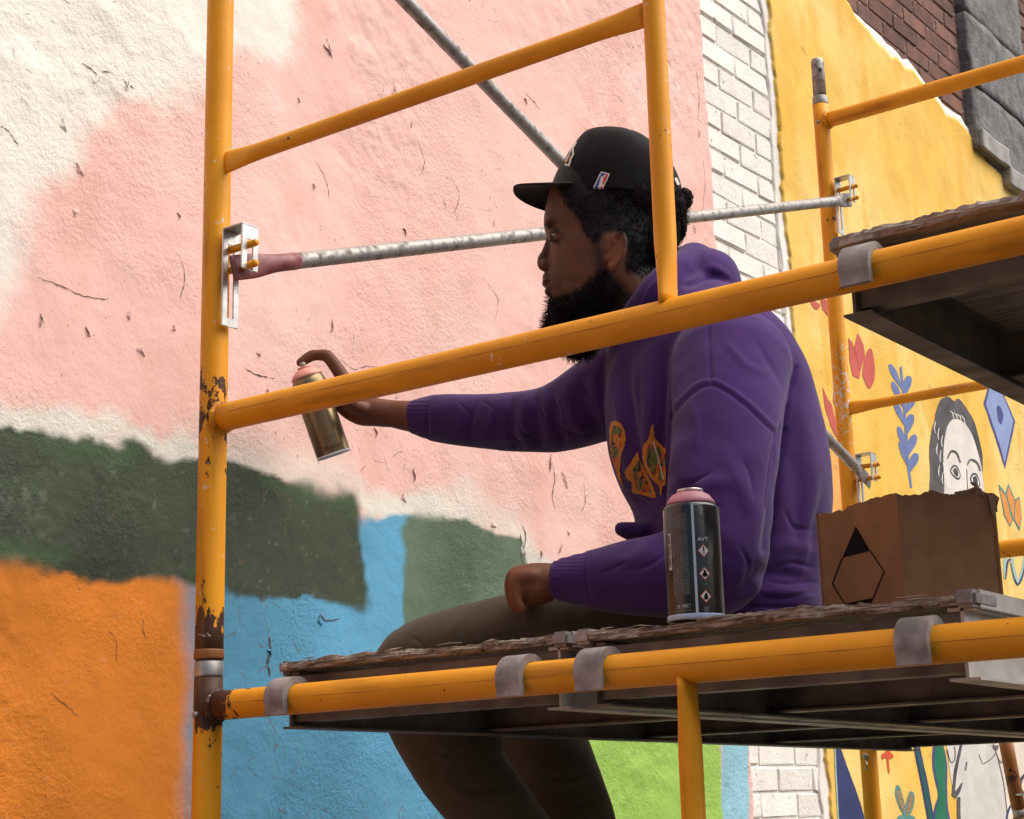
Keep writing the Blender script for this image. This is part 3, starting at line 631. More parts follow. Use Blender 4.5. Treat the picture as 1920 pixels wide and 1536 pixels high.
motif('painted_shirt', [('paint_shirt', [(1772, 1380), (1800, 1385), (1862, 1380), (1882, 1470), (1888, 1536), (1886, 1650), (1800, 1650), (1796, 1536), (1792, 1490), (1784, 1470)], 0, False),
    st('paint_charcoal', [(1803, 1390), (1792, 1440), (1786, 1490)], [5, 6, 6], 1), st('paint_charcoal', [(1786, 1494), (1795, 1484), (1803, 1468)], [10, 8, 2], 1), st('paint_charcoal', [(1775, 1405), (1780, 1425), (1785, 1430), (1790, 1420), (1789, 1400)], 2, 1),
    st('paint_charcoal', [(1796, 1495), (1797, 1540), (1800, 1600)], [6, 7, 7], 1), st('paint_charcoal', [(1861, 1395), (1872, 1430), (1884, 1490), (1886, 1550)], 2, 1), st('paint_charcoal', [(1862, 1400), (1872, 1425), (1879, 1427), (1880, 1400)], 2.2, 1),
    st('paint_charcoal', [(1842, 1433), (1856, 1424), (1866, 1413)], 1.6, 1), st('paint_charcoal', [(1834, 1414), (1838, 1425), (1841, 1433)], 1.4, 1), st('paint_charcoal', [(1812, 1429), (1811, 1436), (1809, 1445)], 3, 1), ('paint_charcoal', [(1858, 1398), (1872, 1398), (1869, 1408), (1862, 1406)], 1, False)])
motif('painted_wheel', [st('paint_charcoal', [(1926, 1450), (1915, 1462), (1912, 1478), (1920, 1490)], [4, 8, 7], 0), st('paint_navy', [(1894, 1510), (1886, 1530), (1884, 1560)], [3, 4, 4], 1)])

# --- hairline cracks with dark edges
def crack(pts, wd, seed, m='bared_dirt'):
    r = np.random.default_rng(seed); C_ = np.array([wyz(*p) for p in curve(pts, 7)]); n = len(C_)
    C_ += np.cumsum(r.normal(0, .0011, C_.shape), axis=0)*np.sin(np.linspace(0, np.pi, n))[:, None]+r.normal(0, .0006, C_.shape)
    T = np.gradient(C_, axis=0); T /= np.linalg.norm(T, axis=1)[:, None]; N = np.stack([-T[:, 1], T[:, 0]], 1); W = (.0009*wd*np.clip(r.normal(1, .45, n), .15, 2)*np.sin(np.linspace(.12, np.pi-.12, n))**.5)[:, None]
    A, B = C_+N*W, C_-N*W; P = np.concatenate([A, B]); x = -.487+relief(P[:, 0], P[:, 1])+.0012
    me = mesh('crack', np.stack([x, P[:, 0], P[:, 1]], 1), [(i, i+1, n+i+1, n+i) for i in range(n-1)]); return link('crack', me, WALL, m)
mat('bared_dirt', (.13, .085, .065), (.06, .042, .035), scale=80, rough=.95)
for i, (pts, wd) in enumerate([([(70, 520), (120, 535), (165, 552), (205, 560)], .8), ([(504, 1195), (509, 1225), (503, 1245), (507, 1268)], 1.9), ([(979, 985), (984, 1015), (976, 1045), (990, 1075)], 1.5), ([(975, 1000), (978, 1030)], 1.3), ([(155, 118), (180, 140), (188, 152), (196, 142), (212, 138)], 1.1), ([(230, 148), (240, 158), (251, 168)], 1.5),
    ([(0, 238), (22, 250), (36, 275)], .8), ([(612, 70), (616, 95), (622, 110)], 1.3), ([(590, 300), (604, 325), (612, 352), (618, 375)], .7), ([(640, 675), (665, 690), (690, 684), (715, 692)], .7), ([(460, 690), (485, 702), (515, 710)], 1.1), ([(735, 150), (742, 175), (738, 195)], .9), ([(1035, 865), (1040, 900), (1034, 930), (1042, 955)], 1.0), ([(1095, 905), (1100, 935), (1092, 960)], .8),
    ([(985, 175), (1000, 190), (1012, 205)], .9), ([(330, 475), (345, 520), (338, 560)], .6), ([(780, 255), (795, 300), (788, 330)], .6), ([(440, 470), (470, 492), (520, 500)], .5), ([(845, 330), (860, 365), (852, 400)], .6), ([(600, 1150), (612, 1160), (640, 1158)], 1.0), ([(205, 1180), (225, 1210), (222, 1240)], .6), ([(95, 1300), (130, 1320), (150, 1345)], .7), ([(270, 1160), (275, 1200)], .5),
    ([(1305, 120), (1312, 180), (1308, 230)], .8), ([(1318, 300), (1322, 350), (1316, 400)], .8), ([(905, 520), (935, 560), (930, 600)], .5)]): crack(pts, wd, 1300+i)

# --- curled flakes of paint lifting off the near panel
FL = []
for s in range(6):
    r = np.random.default_rng(900+s); n = 9; V = []; Fc = []; M = []
    L_ = .012+.012*r.random(); W_ = .0022+.0022*r.random(); bend = r.uniform(-.5, .5)
    T = np.linspace(0, 1, n); wob = np.cumsum(r.normal(0, .0011, n)); wd = W_*np.sin(np.pi*np.clip(T, .04, .96))**.7*(1+.3*r.normal(0, 1, n).clip(-1, 1))
    cy_ = wob+bend*L_*(T-.5)**2*2; cz_ = (T-.5)*L_*2
    for t, y, z, w_ in zip(T, cy_, cz_, wd):                       # bared strip, then the lip of paint that curls away from it
        V += [(.0011, y-w_*.55, z), (.0011, y+w_*.35, z), (.0006, y-w_*2.0, z), (.0014+.25*w_, y-w_*1.0, z), (.0022+.60*w_, y-w_*.15, z+.0006)]
    for i in range(n-1):
        a = i*5; b = a+5
        Fc += [(a, a+1, b+1, b), (a+2, a+3, b+3, b+2), (a+3, a+4, b+4, b+3)]; M += [1, 0, 0]
    me = mesh('paint_flake', V, Fc); me.polygons.foreach_set('material_index', M); FL.append(me)
plaster('flake_pink', (.80, .52, .46), (.72, .42, .37), crack=False); plaster('flake_white', (.80, .76, .69), (.72, .68, .6), crack=False); plaster('flake_blue', (.10, .32, .48), (.09, .27, .40), crack=False)
FLM = {}
for px, py, k in [(612, 95, 'pink'), (560, 188, 'pink'), (586, 350, 'pink'), (735, 172, 'pink'), (786, 180, 'pink'), (240, 160, 'white'), (186, 145, 'white'), (122, 235, 'white'), (75, 600, 'pink'), (160, 620, 'pink'), (268, 660, 'pink'), (325, 615, 'pink'), (244, 590, 'pink'),
                  (775, 890, 'pink'), (758, 935, 'pink'), (706, 810, 'pink'), (500, 735, 'pink'), (490, 662, 'pink'), (620, 610, 'pink'), (770, 235, 'pink'), (758, 435, 'pink'), (985, 190, 'pink'), (985, 760, 'pink'), (1032, 868, 'pink'), (1060, 900, 'pink'), (980, 1030, 'white'), (1012, 1040, 'pink'), (1050, 1030, 'pink'),
                  (1100, 930, 'pink'), (1068, 1000, 'pink'), (925, 985, 'pink'), (505, 1225, 'blue'), (600, 1165, 'blue'), (145, 400, 'pink'), (150, 318, 'pink'), (335, 405, 'pink'), (1310, 250, 'pink'), (1300, 430, 'pink')]:
    y, z = wyz(px, py); v = random.randrange(6)
    if (v, k) not in FLM:
        me = FL[v].copy(); me.materials.clear(); me.materials.append(MATS['flake_'+k]); me.materials.append(MATS['bared_dirt']); FLM[(v, k)] = me
    o = bpy.data.objects.new('paint_flake', FLM[(v, k)]); COL.objects.link(o); o.parent = WALL; o.matrix_parent_inverse = Matrix.Translation(-WALL.location)
    o.location = (-.487+float(relief(np.array([y]), np.array([z]))[0]), y, z); o.rotation_euler = (random.uniform(-.7, .7)+(math.pi if random.random() < .5 else 0), 0, 0); o.scale = (1, random.uniform(.7, 1.2), random.uniform(.5, 1.1))
# ================================================================== SCAFFOLD
TR = .0205            # main tube radius
Y2 = 2.134            # far frame
ZM, ZU, ZT = .4163, .8151, 1.594
XI, XR = .7862, 1.524
mat('line_brown', (.34, .13, .010), (.52, .21, .008), scale=40, rough=.7)
def tube_part(name, a, b, r, parent, m='scaffold_yellow', n=28, extra=None):
    k = MB(); a = np.array(a, float); b = np.array(b, float)
    N = max(2, int(np.linalg.norm(b-a)/.04)); pts = [a+(b-a)*t for t in np.linspace(0, 1, N)]
    k.tube(pts, r, n, up=(0, 0, 1) if abs((b-a)[2]) < .5*np.linalg.norm(b-a) else (0, 1, 0))
    if extra: extra(k)
    return k.build(name, m, parent)
def crimped(name, a, b, r, parent, ends=(1, 1), wide=(0, 0, 1), m='scaffold_yellow'):
    """thin tube whose ends are pressed flat and flare along 'wide'"""
    k = MB(); a = np.array(a, float); b = np.array(b, float); L = np.linalg.norm(b-a); pts = []; rad = []
    for t in np.concatenate([np.linspace(0, .09/L, 9), np.linspace(.1/L, 1-.1/L, 12), np.linspace(1-.09/L, 1, 9)]):
        d = min(t*L if ends[0] else 9, (1-t)*L if ends[1] else 9); q = float(sstep(.085, .0, d))
        pts.append(a+(b-a)*t); rad.append((r*(1-.50*q), r*(1+.42*q)))
    k.tube(pts, rad, 24, up=wide); return k.build(name, m, parent)
def weld(k, c, axis, r, rt=.0045):
    """bead of weld round a joint"""
    a = np.array(axis, float); a /= np.linalg.norm(a); u = np.cross(a, (.3, .2, 1)); u /= np.linalg.norm(u); v = np.cross(a, u)
    rings = []
    for q in np.linspace(0, 2*math.pi, 25)[:-1]:
        d = u*math.cos(q)+v*math.sin(q); cc = np.array(c, float)+d*r; rr = rt*(1+.25*math.sin(q*7+1))
        rings.append([cc+d*rr*math.cos(w)+a*rr*math.sin(w) for w in np.linspace(0, 2*math.pi, 8, endpoint=False)])
    k.loft(rings+[rings[0]], caps=False)

def lock(parent, y, z, name='gravity_lock'):
    """slotted drop lock hanging on two studs that stick out of the post"""
    lk = MB(); t = .0028
    def slot(x, z0, z1, w, s, sz0, sz1):
        lk.box((x, y-w, z0), (x+t, y-s, z1), bevel=.0006); lk.box((x, y+s, z0), (x+t, y+w, z1), bevel=.0006)
        lk.box((x+.0002, y-s-.0005, z0), (x+t-.0002, y+s+.0005, sz0)); lk.box((x+.0002, y-s-.0005, sz1), (x+t-.0002, y+s+.0005, z1))
    slot(.0300, z-.098, z+.050, .0165, .0060, z-.085, z+.030)
    slot(.0700, z-.018, z+.050, .0165, .0060, z-.0185, z+.030)
    lk.box((.0300, y-.0165, z+.0502), (.0728, y+.0165, z+.0530), bevel=.001)
    o = lk.build(name, 'zinc_bright', parent, smooth=False)
    for dz in (.022, -.010):
        s = MB(); s.tube([(.012, y, z+dz), (.083, y, z+dz)], .0056, 14); s.tube([(.0832, y, z+dz), (.0875, y, z+dz)], [.0056, .0040], 14); s.build('stud', 'scaffold_yellow', o)
    return o

def frame(y, z0, zt, top, label, rails, inner, locks, m='scaffold_yellow', bottom_open=None):
    """welded end frame. rails: (z, kind)"""
    f = thing('scaffold_section', (0, y, max(z0, -G)), label, 'scaffold frame', 'yellow scaffold end frames')
    for x in (0, XR):
        def ex(k, x=x):
            s = 1 if x == 0 else -1
            for z, kind in rails:
                if kind == 'main': weld(k, (x+s*TR*.95, y, z), (1, 0, 0), TR*1.02, .0042)
        p = tube_part('post', (x, y, z0), (x, y, zt), TR, f, m+'_post', extra=ex)
        # galvanised collar and coupling pin at the head of the post
        c = MB(); c.lathe((x, y, zt), (0, 0, 1), [(.0198, .0008), (.0205, .004), (.0205, .021), (.0185, .024)]); c.build('collar', 'galvanised', p)
        if top:
            c = MB(); c.lathe((x, y, zt+.024), (0, 0, 1), [(.0172, 0), (.0172, .10), (.0155, .107), (.010, .109)], 24); c.build('coupling_pin', 'galv_dirty', p)
            c = MB(); c.tube([(x+.0125, y-.0125, zt+.095), (x+.0143, y-.0143, zt+.095)], [.0052, .0048], 14); c.build('pin_hole', 'paint_charcoal', p)
        b = MB(); b.tube([(x-.002, y-TR+.001, zt-.052), (x-.0025, y-TR-.004, zt-.052)], [.0048, .0042], 10); b.build('bolt', 'steel_pin', p)
    for z, kind in rails:
        if kind == 'main':
            rl = tube_part('main_rail', (TR*.6, y, z), (XR-TR*.6, y, z), TR, f, m)
            if y == 0 and z > -.5:                                  # thin dark brown line running along the tube
                k = MB(); r_ = np.random.default_rng(int(z*100)+9); xs = np.linspace(.05, XR-.05, 60); an = math.radians(2)+np.cumsum(r_.normal(0, .006, 60))
                k.tube([(x, y-math.cos(a)*(TR-.0001), z+math.sin(a)*(TR-.0001)) for x, a in zip(xs, an)], [max(.00015, .00040+r_.normal(0, .0002)) for _ in xs], 6); k.build('dark_line', 'line_brown', rl)
        else:
            crimped('thin_rail', (TR*.8, y, z), (XI-.010, y, z), .0124, f, wide=(0, 0, 1), m=m)
    for a, b, e in inner: crimped('inner_post', (XI, y, a), (XI, y, b), .0138, f, ends=e, wide=(0, 1, 0), m=m+'_post')
    for z in locks: lock(f, y, z)
    return f
ZJ = .065      # where the upper frames stand on the lower ones
frame(0, ZJ, ZJ+1.575, True, 'yellow scaffold end frame whose thick rail crosses in front of the seated man', [(ZM, 'main'), (ZU, 'thin'), (ZT, 'main')], [(ZM+TR*.7, ZT-TR*.7, (1, 1))], (.650, 1.372))
frame(Y2, ZJ, ZJ+1.575, True, 'yellow scaffold end frame beyond the man with bare coupling pins on top', [(ZM, 'main'), (ZU, 'thin'), (ZT, 'main')], [(ZM+TR*.7, ZT-TR*.7, (1, 1))], (.640, 1.372))
frame(0, -G+.02, .040, False, 'lower yellow scaffold frame carrying the hooked planks on its rust-chipped top rail', [(0, 'main'), (-.62, 'thin'), (-1.25, 'main')], [(-1.25+TR*.7, -TR*.7, (1, 1))], (-.9,))
frame(Y2, -G+.02, .040, False, 'lower yellow scaffold frame under the far ends of the planks', [(0, 'main'), (-.62, 'thin'), (-1.25, 'main')], [(-1.25+TR*.7, -TR*.7, (1, 1))], (-.9,))
# exposed coupling between the stacked near frames: crumpled tape and rust ring
for y in (0, Y2):
    par = [o for o in scene.objects if o.name.startswith('scaffold_section') and abs(o.location.y-y) < .01 and o.location.z > -.5][0]
    k = MB(); k.lathe((0, y, ZJ), (0, 0, 1), [(.0208, .0005), (.0215, .003), (.0215, .012), (.0208, .0145)], 28); k.build('rust_ring', 'scaffold_rusty', par)

# bolts with clips on the far lower leg
par = [o for o in scene.objects if o.name.startswith('scaffold_section') and abs(o.location.y-Y2) < .01 and o.location.z < -.5][0]
q = ony(1623, 1418, Y2-.022); k = MB(); k.ell(q, [(.008, 0, 0), (0, .006, 0), (0, 0, .008)], 14); k.build('bolt', 'steel_pin', par)
k = MB(); k.tube([q+np.array((0, -.002, -.010)), q+np.array((.004, -.003, -.020)), q+np.array((.001, -.003, -.030)), q+np.array((-.003, -.002, -.027))], .0022, 8); k.build('clip', 'zinc_bright', par)

# cross brace: two galvanised bars riveted where they cross
def brace_bar(br, a, b, x, prim):
    a = np.array((x, *a)); b = np.array((x, *b)); d = b-a; L = np.linalg.norm(d); d /= L; k = MB(); pts = []; rad = []
    for s in np.concatenate([np.linspace(-.020, .10, 13), np.linspace(.12, L-.12, 60), np.linspace(L-.10, L+.020, 13)]):
        e = min(s, L-s); q = float(sstep(.085, .015, e)); pts.append(a+d*s); rad.append((.0128*(1-.80*q), .0128*(1+.45*q)))
    k.tube(pts, rad, 22, up=tuple(np.cross((1., 0, 0), d)))
    o = k.build('bar', 'galv_dirty', br)
    if prim:
        k = MB(); n = [i for i, p in enumerate(pts) if np.linalg.norm(p-a) < .135]
        k.tube([pts[i] for i in n], [(rad[i][0]+.0007, rad[i][1]+.0007) for i in n], 22, up=tuple(np.cross((1., 0, 0), d))); k.build('painted_end', 'red_primer', o)['label'] = 'dark red primer on the flattened end'
    return o
for v in range(1):
    br = thing('cross_brace', (.055, Y2/2, .65), 'grey galvanised cross brace linking the two upper scaffold frames behind the man', 'cross brace')
    brace_bar(br, (0, .640), (Y2, 1.362), .0555, True)
    brace_bar(br, (0, 1.362), (Y2, .630), .0500, False)
    k = MB(); k.tube([(.046, Y2/2, 1.0), (.060, Y2/2, 1.0)], .007, 12); k.build('rivet', 'steel_pin', br)

# rusty leg of the next bay, a little out of plumb
rt = thing('rusty_post', (.15, 2.99, -G), 'rusty brown scaffold leg with a grey coupling sleeve, beyond the far frame', 'scaffold post')
a = onx(1886, 1392, .115); b = onx(1909, 1512, .115); d = (b-a)/np.linalg.norm(b-a)
tube_part('post', a-d*.02, b+d*.004, .0185, rt, 'scaffold_rusty')
k = MB(); k.lathe(b+d*.0265, d, [(.0175, -.022), (.0175, .002)], 24); k.build('sleeve', 'galv_dirty', rt)
L_ = (-G-b[2])/d[2]; tube_part('post', b+d*.029, b+d*L_, .0195, rt, 'scaffold_yellow')
c_ = a+(b-a)*.82
k = MB(); k.tube([c_+np.array((.008, -.022, 0)), c_+np.array((.075, -.005, .002))], .0028, 8); k.build('locking_pin', 'zinc_bright', rt)

# ---------------------------------------------------------------- planks
def hook(parent, x, y, z, s=1, wd=.036):
    """cast hook dropped over a tube lying along x at (y, z); s=+1 when the plank lies towards +y"""
    ro, ri = .0305, .0212; prof_o, prof_i = [], []
    for a in np.linspace(math.radians(205), math.radians(35), 14):
        prof_o.append((math.cos(a)*ro*s, math.sin(a)*ro)); prof_i.append((math.cos(a)*ri*s, math.sin(a)*ri))
    out = [(-ro*s*.93, -.021)]+[(p[0], p[1]) for p in prof_o]+[(.040*s, .0235), (.062*s, .022), (.062*s, .006), (.040*s, .004)]
    inn = [(p[0], p[1]) for p in reversed(prof_i)]+[(-ri*s*1.0, -.0215)]
    poly = [(x-wd/2, y+p[0], z+p[1]) for p in out+inn]
    k = MB(); k.prism(poly, (wd, 0, 0)); o = fixn(k.build('hook', 'cast_aluminium', parent, smooth=True, sharp=.6))
    k = MB(); k.tube([(x+wd/2-.004, y+.046*s, z+.016), (x+wd/2+.030, y+.046*s, z+.016), (x+wd/2+.034, y+.046*s, z+.016), (x+wd/2+.037, y+.046*s, z+.016)], [.0085, .0085, .011, .008], 16); k.build('rivet', 'cast_aluminium', o)
    return o
def plank(x0, x1, zc, label, wood='old_plywood', seed=1):
    """hook-on scaffold plank: aluminium frame, plywood deck; zc = height of the carrying tubes"""
    yA, yB = .036, Y2-.036; zt = zc+.054; zb = zc-.036
    pl = thing('scaffold_plank', ((x0+x1)/2, Y2/2, zc), label, 'plank', 'hook-on scaffold planks')
    # deck board with split, layered near and far edges
    N = 90; r = np.random.default_rng(seed); xs = np.linspace(x0+.004, x1-.004, N); rings = []
    ys = [yA-.012, yA+.02, Y2/2, yB-.02, yB+.012]
    jag = .008*np.cumsum(r.normal(0, .22, N)); jag -= np.linspace(jag[0], jag[-1], N); jag = np.clip(jag, -.008, .008)+r.normal(0, .0011, N)
    lift = .0022*np.sin(xs*17+seed)+r.normal(0, .0007, N)
    k = MB(); V = []; Fc = []
    lay = [zt-.0115, zt-.0080, zt-.0042, zt]
    offs = [np.abs(r.normal(0, .0017, N))+.001*np.sin(xs*60+i*2) for i in range(4)]
    rows = [[(x, yB+.012, lay[0]) for x in xs]]+[[(x, yA-.012+jag[i]+offs[l][i]*(1.4 if l in (0, 3) else .4), lay[l]+lift[i]*(.9 if l else .35)) for i, x in enumerate(xs)] for l in range(4)]+[[(x, yA+.05, zt+.3*lift[i]) for i, x in enumerate(xs)], [(x, yB+.012, zt) for x in xs]]
    for rw in rows: V += rw
    m_ = len(rows)
    for a in range(m_):
        for i in range(N-1): b = (a+1) % m_; Fc.append((a*N+i, a*N+i+1, b*N+i+1, b*N+i))
    Fc.append(tuple(a*N for a in range(m_))); Fc.append(tuple(a*N+N-1 for a in reversed(range(m_))))
    k.add(V, Fc); dk = fixn(k.build('deck_board', wood, pl, smooth=False))
    # loose splinters along the weathered near edge
    k = MB()
    for i in range(30):
        x = r.uniform(x0+.02, x1-.05); L = r.uniform(.015, .07); y = yA-.014+r.uniform(-.006, .004); z = zt+r.uniform(-.011, .0015)
        p0 = np.array((x, y, z)); p1 = p0+np.array((L, r.uniform(-.003, .003), r.uniform(-.003, .0035)))
        k.tube([p0, (p0+p1)/2+np.array((0, r.uniform(-.002, .001), r.uniform(-.001, .002))), p1], [.0004, r.uniform(.0008, .0017), .0002], 5)
    sp_ = k.build('splinters', wood, dk); tag(sp_, kind='stuff')
    # side rails: I-section with flanges
    for sgn, xe in ((1, x0), (-1, x1)):
        k = MB(); e = xe+sgn*.012
        k.box((min(e, e+sgn*.004), yA, zb+.003), (max(e, e+sgn*.004), yB, zt-.0135)); k.box((min(xe, xe+sgn*.034), yA, zb), (max(xe, xe+sgn*.034), yB, zb+.0028)); k.box((min(xe-sgn*.0, xe+sgn*.03), yA, zt-.0178), (max(xe, xe+sgn*.03), yB, zt-.0137))
        k.box((min(xe-sgn*.0055, xe-sgn*.002), yA+.004, zt-.016), (max(xe-sgn*.0055, xe-sgn*.002), yB-.004, zt+.004), bevel=.0008)
        k.build('side_rail', 'aluminium' if sgn > 0 else 'lit_aluminium', pl, smooth=False)  # left rail in the shaded tone, right rail in the lit one
        if not (sgn > 0 and seed == 3):
            k = MB(); k.box((min(xe-sgn*.007, xe+sgn*.018), yA-.014, zt-.0155), (max(xe-sgn*.007, xe+sgn*.018), yA+.05, zt+.0032), bevel=.0042); k.build('corner_cap', 'cast_aluminium', pl, smooth=True, sharp=1.2)
    for ye, s in ((yA, 1), (yB, -1)):
        k = MB(); k.box((x0+.0165, min(ye+s*.008, ye+s*.0125), zb+.012), (x1-.0165, max(ye+s*.008, ye+s*.0125), zt-.0182)); k.box((x0+.0165, min(ye+s*.008, ye+s*.034), zb+.0085), (x1-.0165, max(ye+s*.008, ye+s*.034), zb+.0118)); k.build('end_rail', 'aluminium', pl, smooth=False)
    for yy in (.48, .95, 1.42):
        k = MB(); k.box((x0+.0165, yy-.02, zb+.006), (x1-.0165, yy+.02, zb+.0088)); k.box((x0+.0165, yy-.0015, zb+.009), (x1-.0165, yy+.0015, zt-.0182)); k.build('cross_rib', 'aluminium', pl, smooth=False)
    for xx in (x0+.046, x1-.046):
        hook(pl, xx, 0, zc, 1); hook(pl, xx, Y2, zc, -1)
    return pl
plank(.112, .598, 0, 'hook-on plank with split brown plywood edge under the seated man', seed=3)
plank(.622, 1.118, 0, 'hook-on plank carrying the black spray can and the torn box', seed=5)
plank(.995, 1.480, ZM, 'upper hook-on plank with weathered grey board on the chest-high rails', 'grey_plank', seed=8)

# ================================================================== BLACK SPRAY CAN
mat('can_black', (.012, .012, .012), (.020, .019, .018), scale=20, rough=.22, rough2=.34, spec=.6, bump=.05, bscale=60)
mat('can_rim', (.62, .60, .57), rough=.3, metal=.8); mat('cap_pink', (.50, .20, .25), (.44, .17, .22), scale=30, rough=.5, spec=.4)
mat('ink_white', (.68, .66, .62), (.5, .48, .45), scale=60, rough=.5); mat('ink_grey', (.15, .145, .13), (.09, .085, .08), scale=90, rough=.5); mat('ink_red', (.45, .03, .02), rough=.5); mat('ink_black', (.008, .007, .007), rough=.9, spec=.1)
mat('can_base_blue', (.34, .42, .58), rough=.5)
CX, CY, CZ, CRD = .7720, .052, .0545, .0335
can = thing('spray_can', (CX, CY, CZ), 'black aerosol paint can with pink collar and hazard diamonds standing on the plank edge', 'spray can')
k = MB(); k.lathe((CX, CY, CZ), (0, 0, 1), [(.030, 0), (CRD-.001, .002), (CRD, .006), (CRD, .134), (CRD-.0012, .1365), (CRD-.0035, .139), (CRD-.005, .1395)], 64); body = k.build('body', 'can_black', can, sharp=.7)
k = MB(); k.lathe((CX, CY, CZ), (0, 0, 1), [(CRD+.0003, .0012), (CRD+.0006, .003), (CRD+.0006, .0062), (CRD+.0002, .0075)], 64); k.build('base_rim', 'can_base_blue', can)
k = MB(); k.lathe((CX, CY, CZ), (0, 0, 1), [(CRD-.0045, .1397), (CRD-.0042, .1415), (CRD-.006, .1450), (CRD-.011, .1515), (CRD-.0165, .1545), (.0150, .1550)], 48); k.build('collar', 'cap_pink', can)
k = MB(); k.lathe((CX, CY, CZ), (0, 0, 1), [(.0150, .1552), (.0158, .1565), (.0156, .1585), (.0140, .1590), (.0125, .1570), (.004, .1566)], 36); k.build('valve_cup', 'can_rim', can)
aim = math.atan2(CAM[1]-CY, CAM[0]-CX)
def can_pt(a, z, off=.0004): q = aim+a/CRD; return (CX+math.cos(q)*(CRD+off), CY+math.sin(q)*(CRD+off), CZ+z)     # a = arc in metres, + to the picture's right
def can_patch(name, m, poly, off=.0004, par=None, sub=8):
    """outline in (arc, height) wrapped on the can"""
    bm = bmesh.new(); vs_ = [bm.verts.new((a, z, 0)) for a, z in poly]; f = bm.faces.new(vs_); bmesh.ops.triangulate(bm, faces=[f])
    bmesh.ops.subdivide_edges(bm, edges=[e for e in bm.edges if abs(e.verts[0].co.x-e.verts[1].co.x) > .004], cuts=3)
    for v in bm.verts: v.co = Vector(can_pt(v.co.x, v.co.y, off))
    me = bpy.data.meshes.new(name); bm.to_mesh(me); bm.free(); return link(name, me, par or body, m)
def rect(a0, a1, z0, z1): return [(a0, z0), (a1, z0), (a1, z1), (a0, z1)]
can_patch('seam_stripe', 'can_rim', rect(.0000, .0030, .003, .136), .0005)
k = MB(); r = random.Random(4)
def strip(mb, a0, a1, z0, z1, off=.0004, n=5):
    A = np.linspace(a0, a1, n); V = [can_pt(a, z0, off) for a in A]+[can_pt(a, z1, off) for a in A]; mb.add(V, [(i, i+1, n+i+1, n+i) for i in range(n-1)])
z = .124
while z > .028:
    a = -.027
    while a < -.006:
        L = r.uniform(.002, .006)
        strip(k, a, min(a+L, -.0055), z, z+.0009, n=3); a += L+.0007
    z -= .00175
o = k.build('small_print', 'ink_grey', body); tag(o, kind='stuff')
k = MB()
for i, z in enumerate(np.linspace(.122, .101, 13)): strip(k, .0085+.0003*(i % 3), .0150-(.002 if i > 9 else 0), z, z+.0010, n=3)
for zc_ in (.0585, .0400, .0130, .0110, .0090): strip(k, .0095, .0155, zc_, zc_+.0016, n=3)
for zc_ in (.0105, .0135): strip(k, -.024, -.006, zc_, zc_+.0012, n=6)
tag(k.build('small_print', 'ink_grey', body), kind='stuff')
def can_text(txt, a, z, size, m='ink_white'):
    cu = bpy.data.curves.new('lettering', 'FONT'); cu.body = txt; cu.size = size; cu.align_x = 'CENTER'; cu.align_y = 'CENTER'; cu.resolution_u = 2
    t = bpy.data.objects.new('lettering', cu); COL.objects.link(t); dg = bpy.context.evaluated_depsgraph_get(); me = bpy.data.meshes.new_from_object(t.evaluated_get(dg)); bpy.data.objects.remove(t)
    for v in me.vertices: v.co = Vector(can_pt(a+v.co.x*1.0, z+v.co.y, .0006))
    me.materials.clear(); return link('lettering', me, body, m)
can_text('AVT', .0125, .0935, .0068); can_text('&', -.0205, .0165, .005); can_text('UKD', -.0125, .0165, .0042)
for i, zc_ in enumerate((.0805, .0600-.008, .0275)):
    zc_ = (.0800, .0530, .0265)[i]; c = .0125; h = .0082; w_ = .0072
    dia = lambda s: [(c-w_*s, zc_), (c, zc_-h*s), (c+w_*s, zc_), (c, zc_+h*s)]
    p = can_patch('hazard_sign', 'ink_red', dia(1), .0004); can_patch('field', 'ink_white', dia(.82), .0007, p)
    if i == 0: can_patch('symbol', 'ink_black', [(c-.0010, zc_+.0045), (c-.0006, zc_-.0010), (c+.0006, zc_-.0010), (c+.0010, zc_+.0045)], .0010, p); can_patch('symbol', 'ink_black', rect(c-.0008, c+.0008, zc_-.0040, zc_-.0024), .0010, p)
    if i == 1: can_patch('symbol', 'ink_black', [(c+.0017*math.cos(t), zc_+.0025+.0020*math.sin(t)) for t in np.linspace(0, 6.28, 12)[:-1]], .0010, p); can_patch('symbol', 'ink_black', [(c-.0036, zc_-.0022), (c, zc_-.0042), (c+.0036, zc_-.0022), (c+.0020, zc_+.0010), (c-.0020, zc_+.0010)], .0010, p)
    if i == 2: can_patch('symbol', 'ink_black', [(c-.0018, zc_-.0040), (c+.0018, zc_-.0040), (c+.0026, zc_-.0012), (c+.0010, zc_+.0046), (c-.0002, zc_+.0014), (c-.0014, zc_+.0026), (c-.0026, zc_-.0010)], .0010, p)
can_patch('barcode', 'ink_white', rect(-.0330, -.0275, .060, .103), .0008)
k = MB()
for z in np.linspace(.063, .100, 22): strip(k, -.0325, -.0285, z, z+(.0011 if int(z*1e4) % 3 else .0006), .0011, 2)
tag(k.build('barcode_lines', 'ink_black', body), kind='stuff')
can_patch('recycling_mark', 'ink_grey', [(-.0065+.0022*math.cos(t), .0175+.0022*math.sin(t)) for t in (1.57, 3.67, 5.76)], .0008)

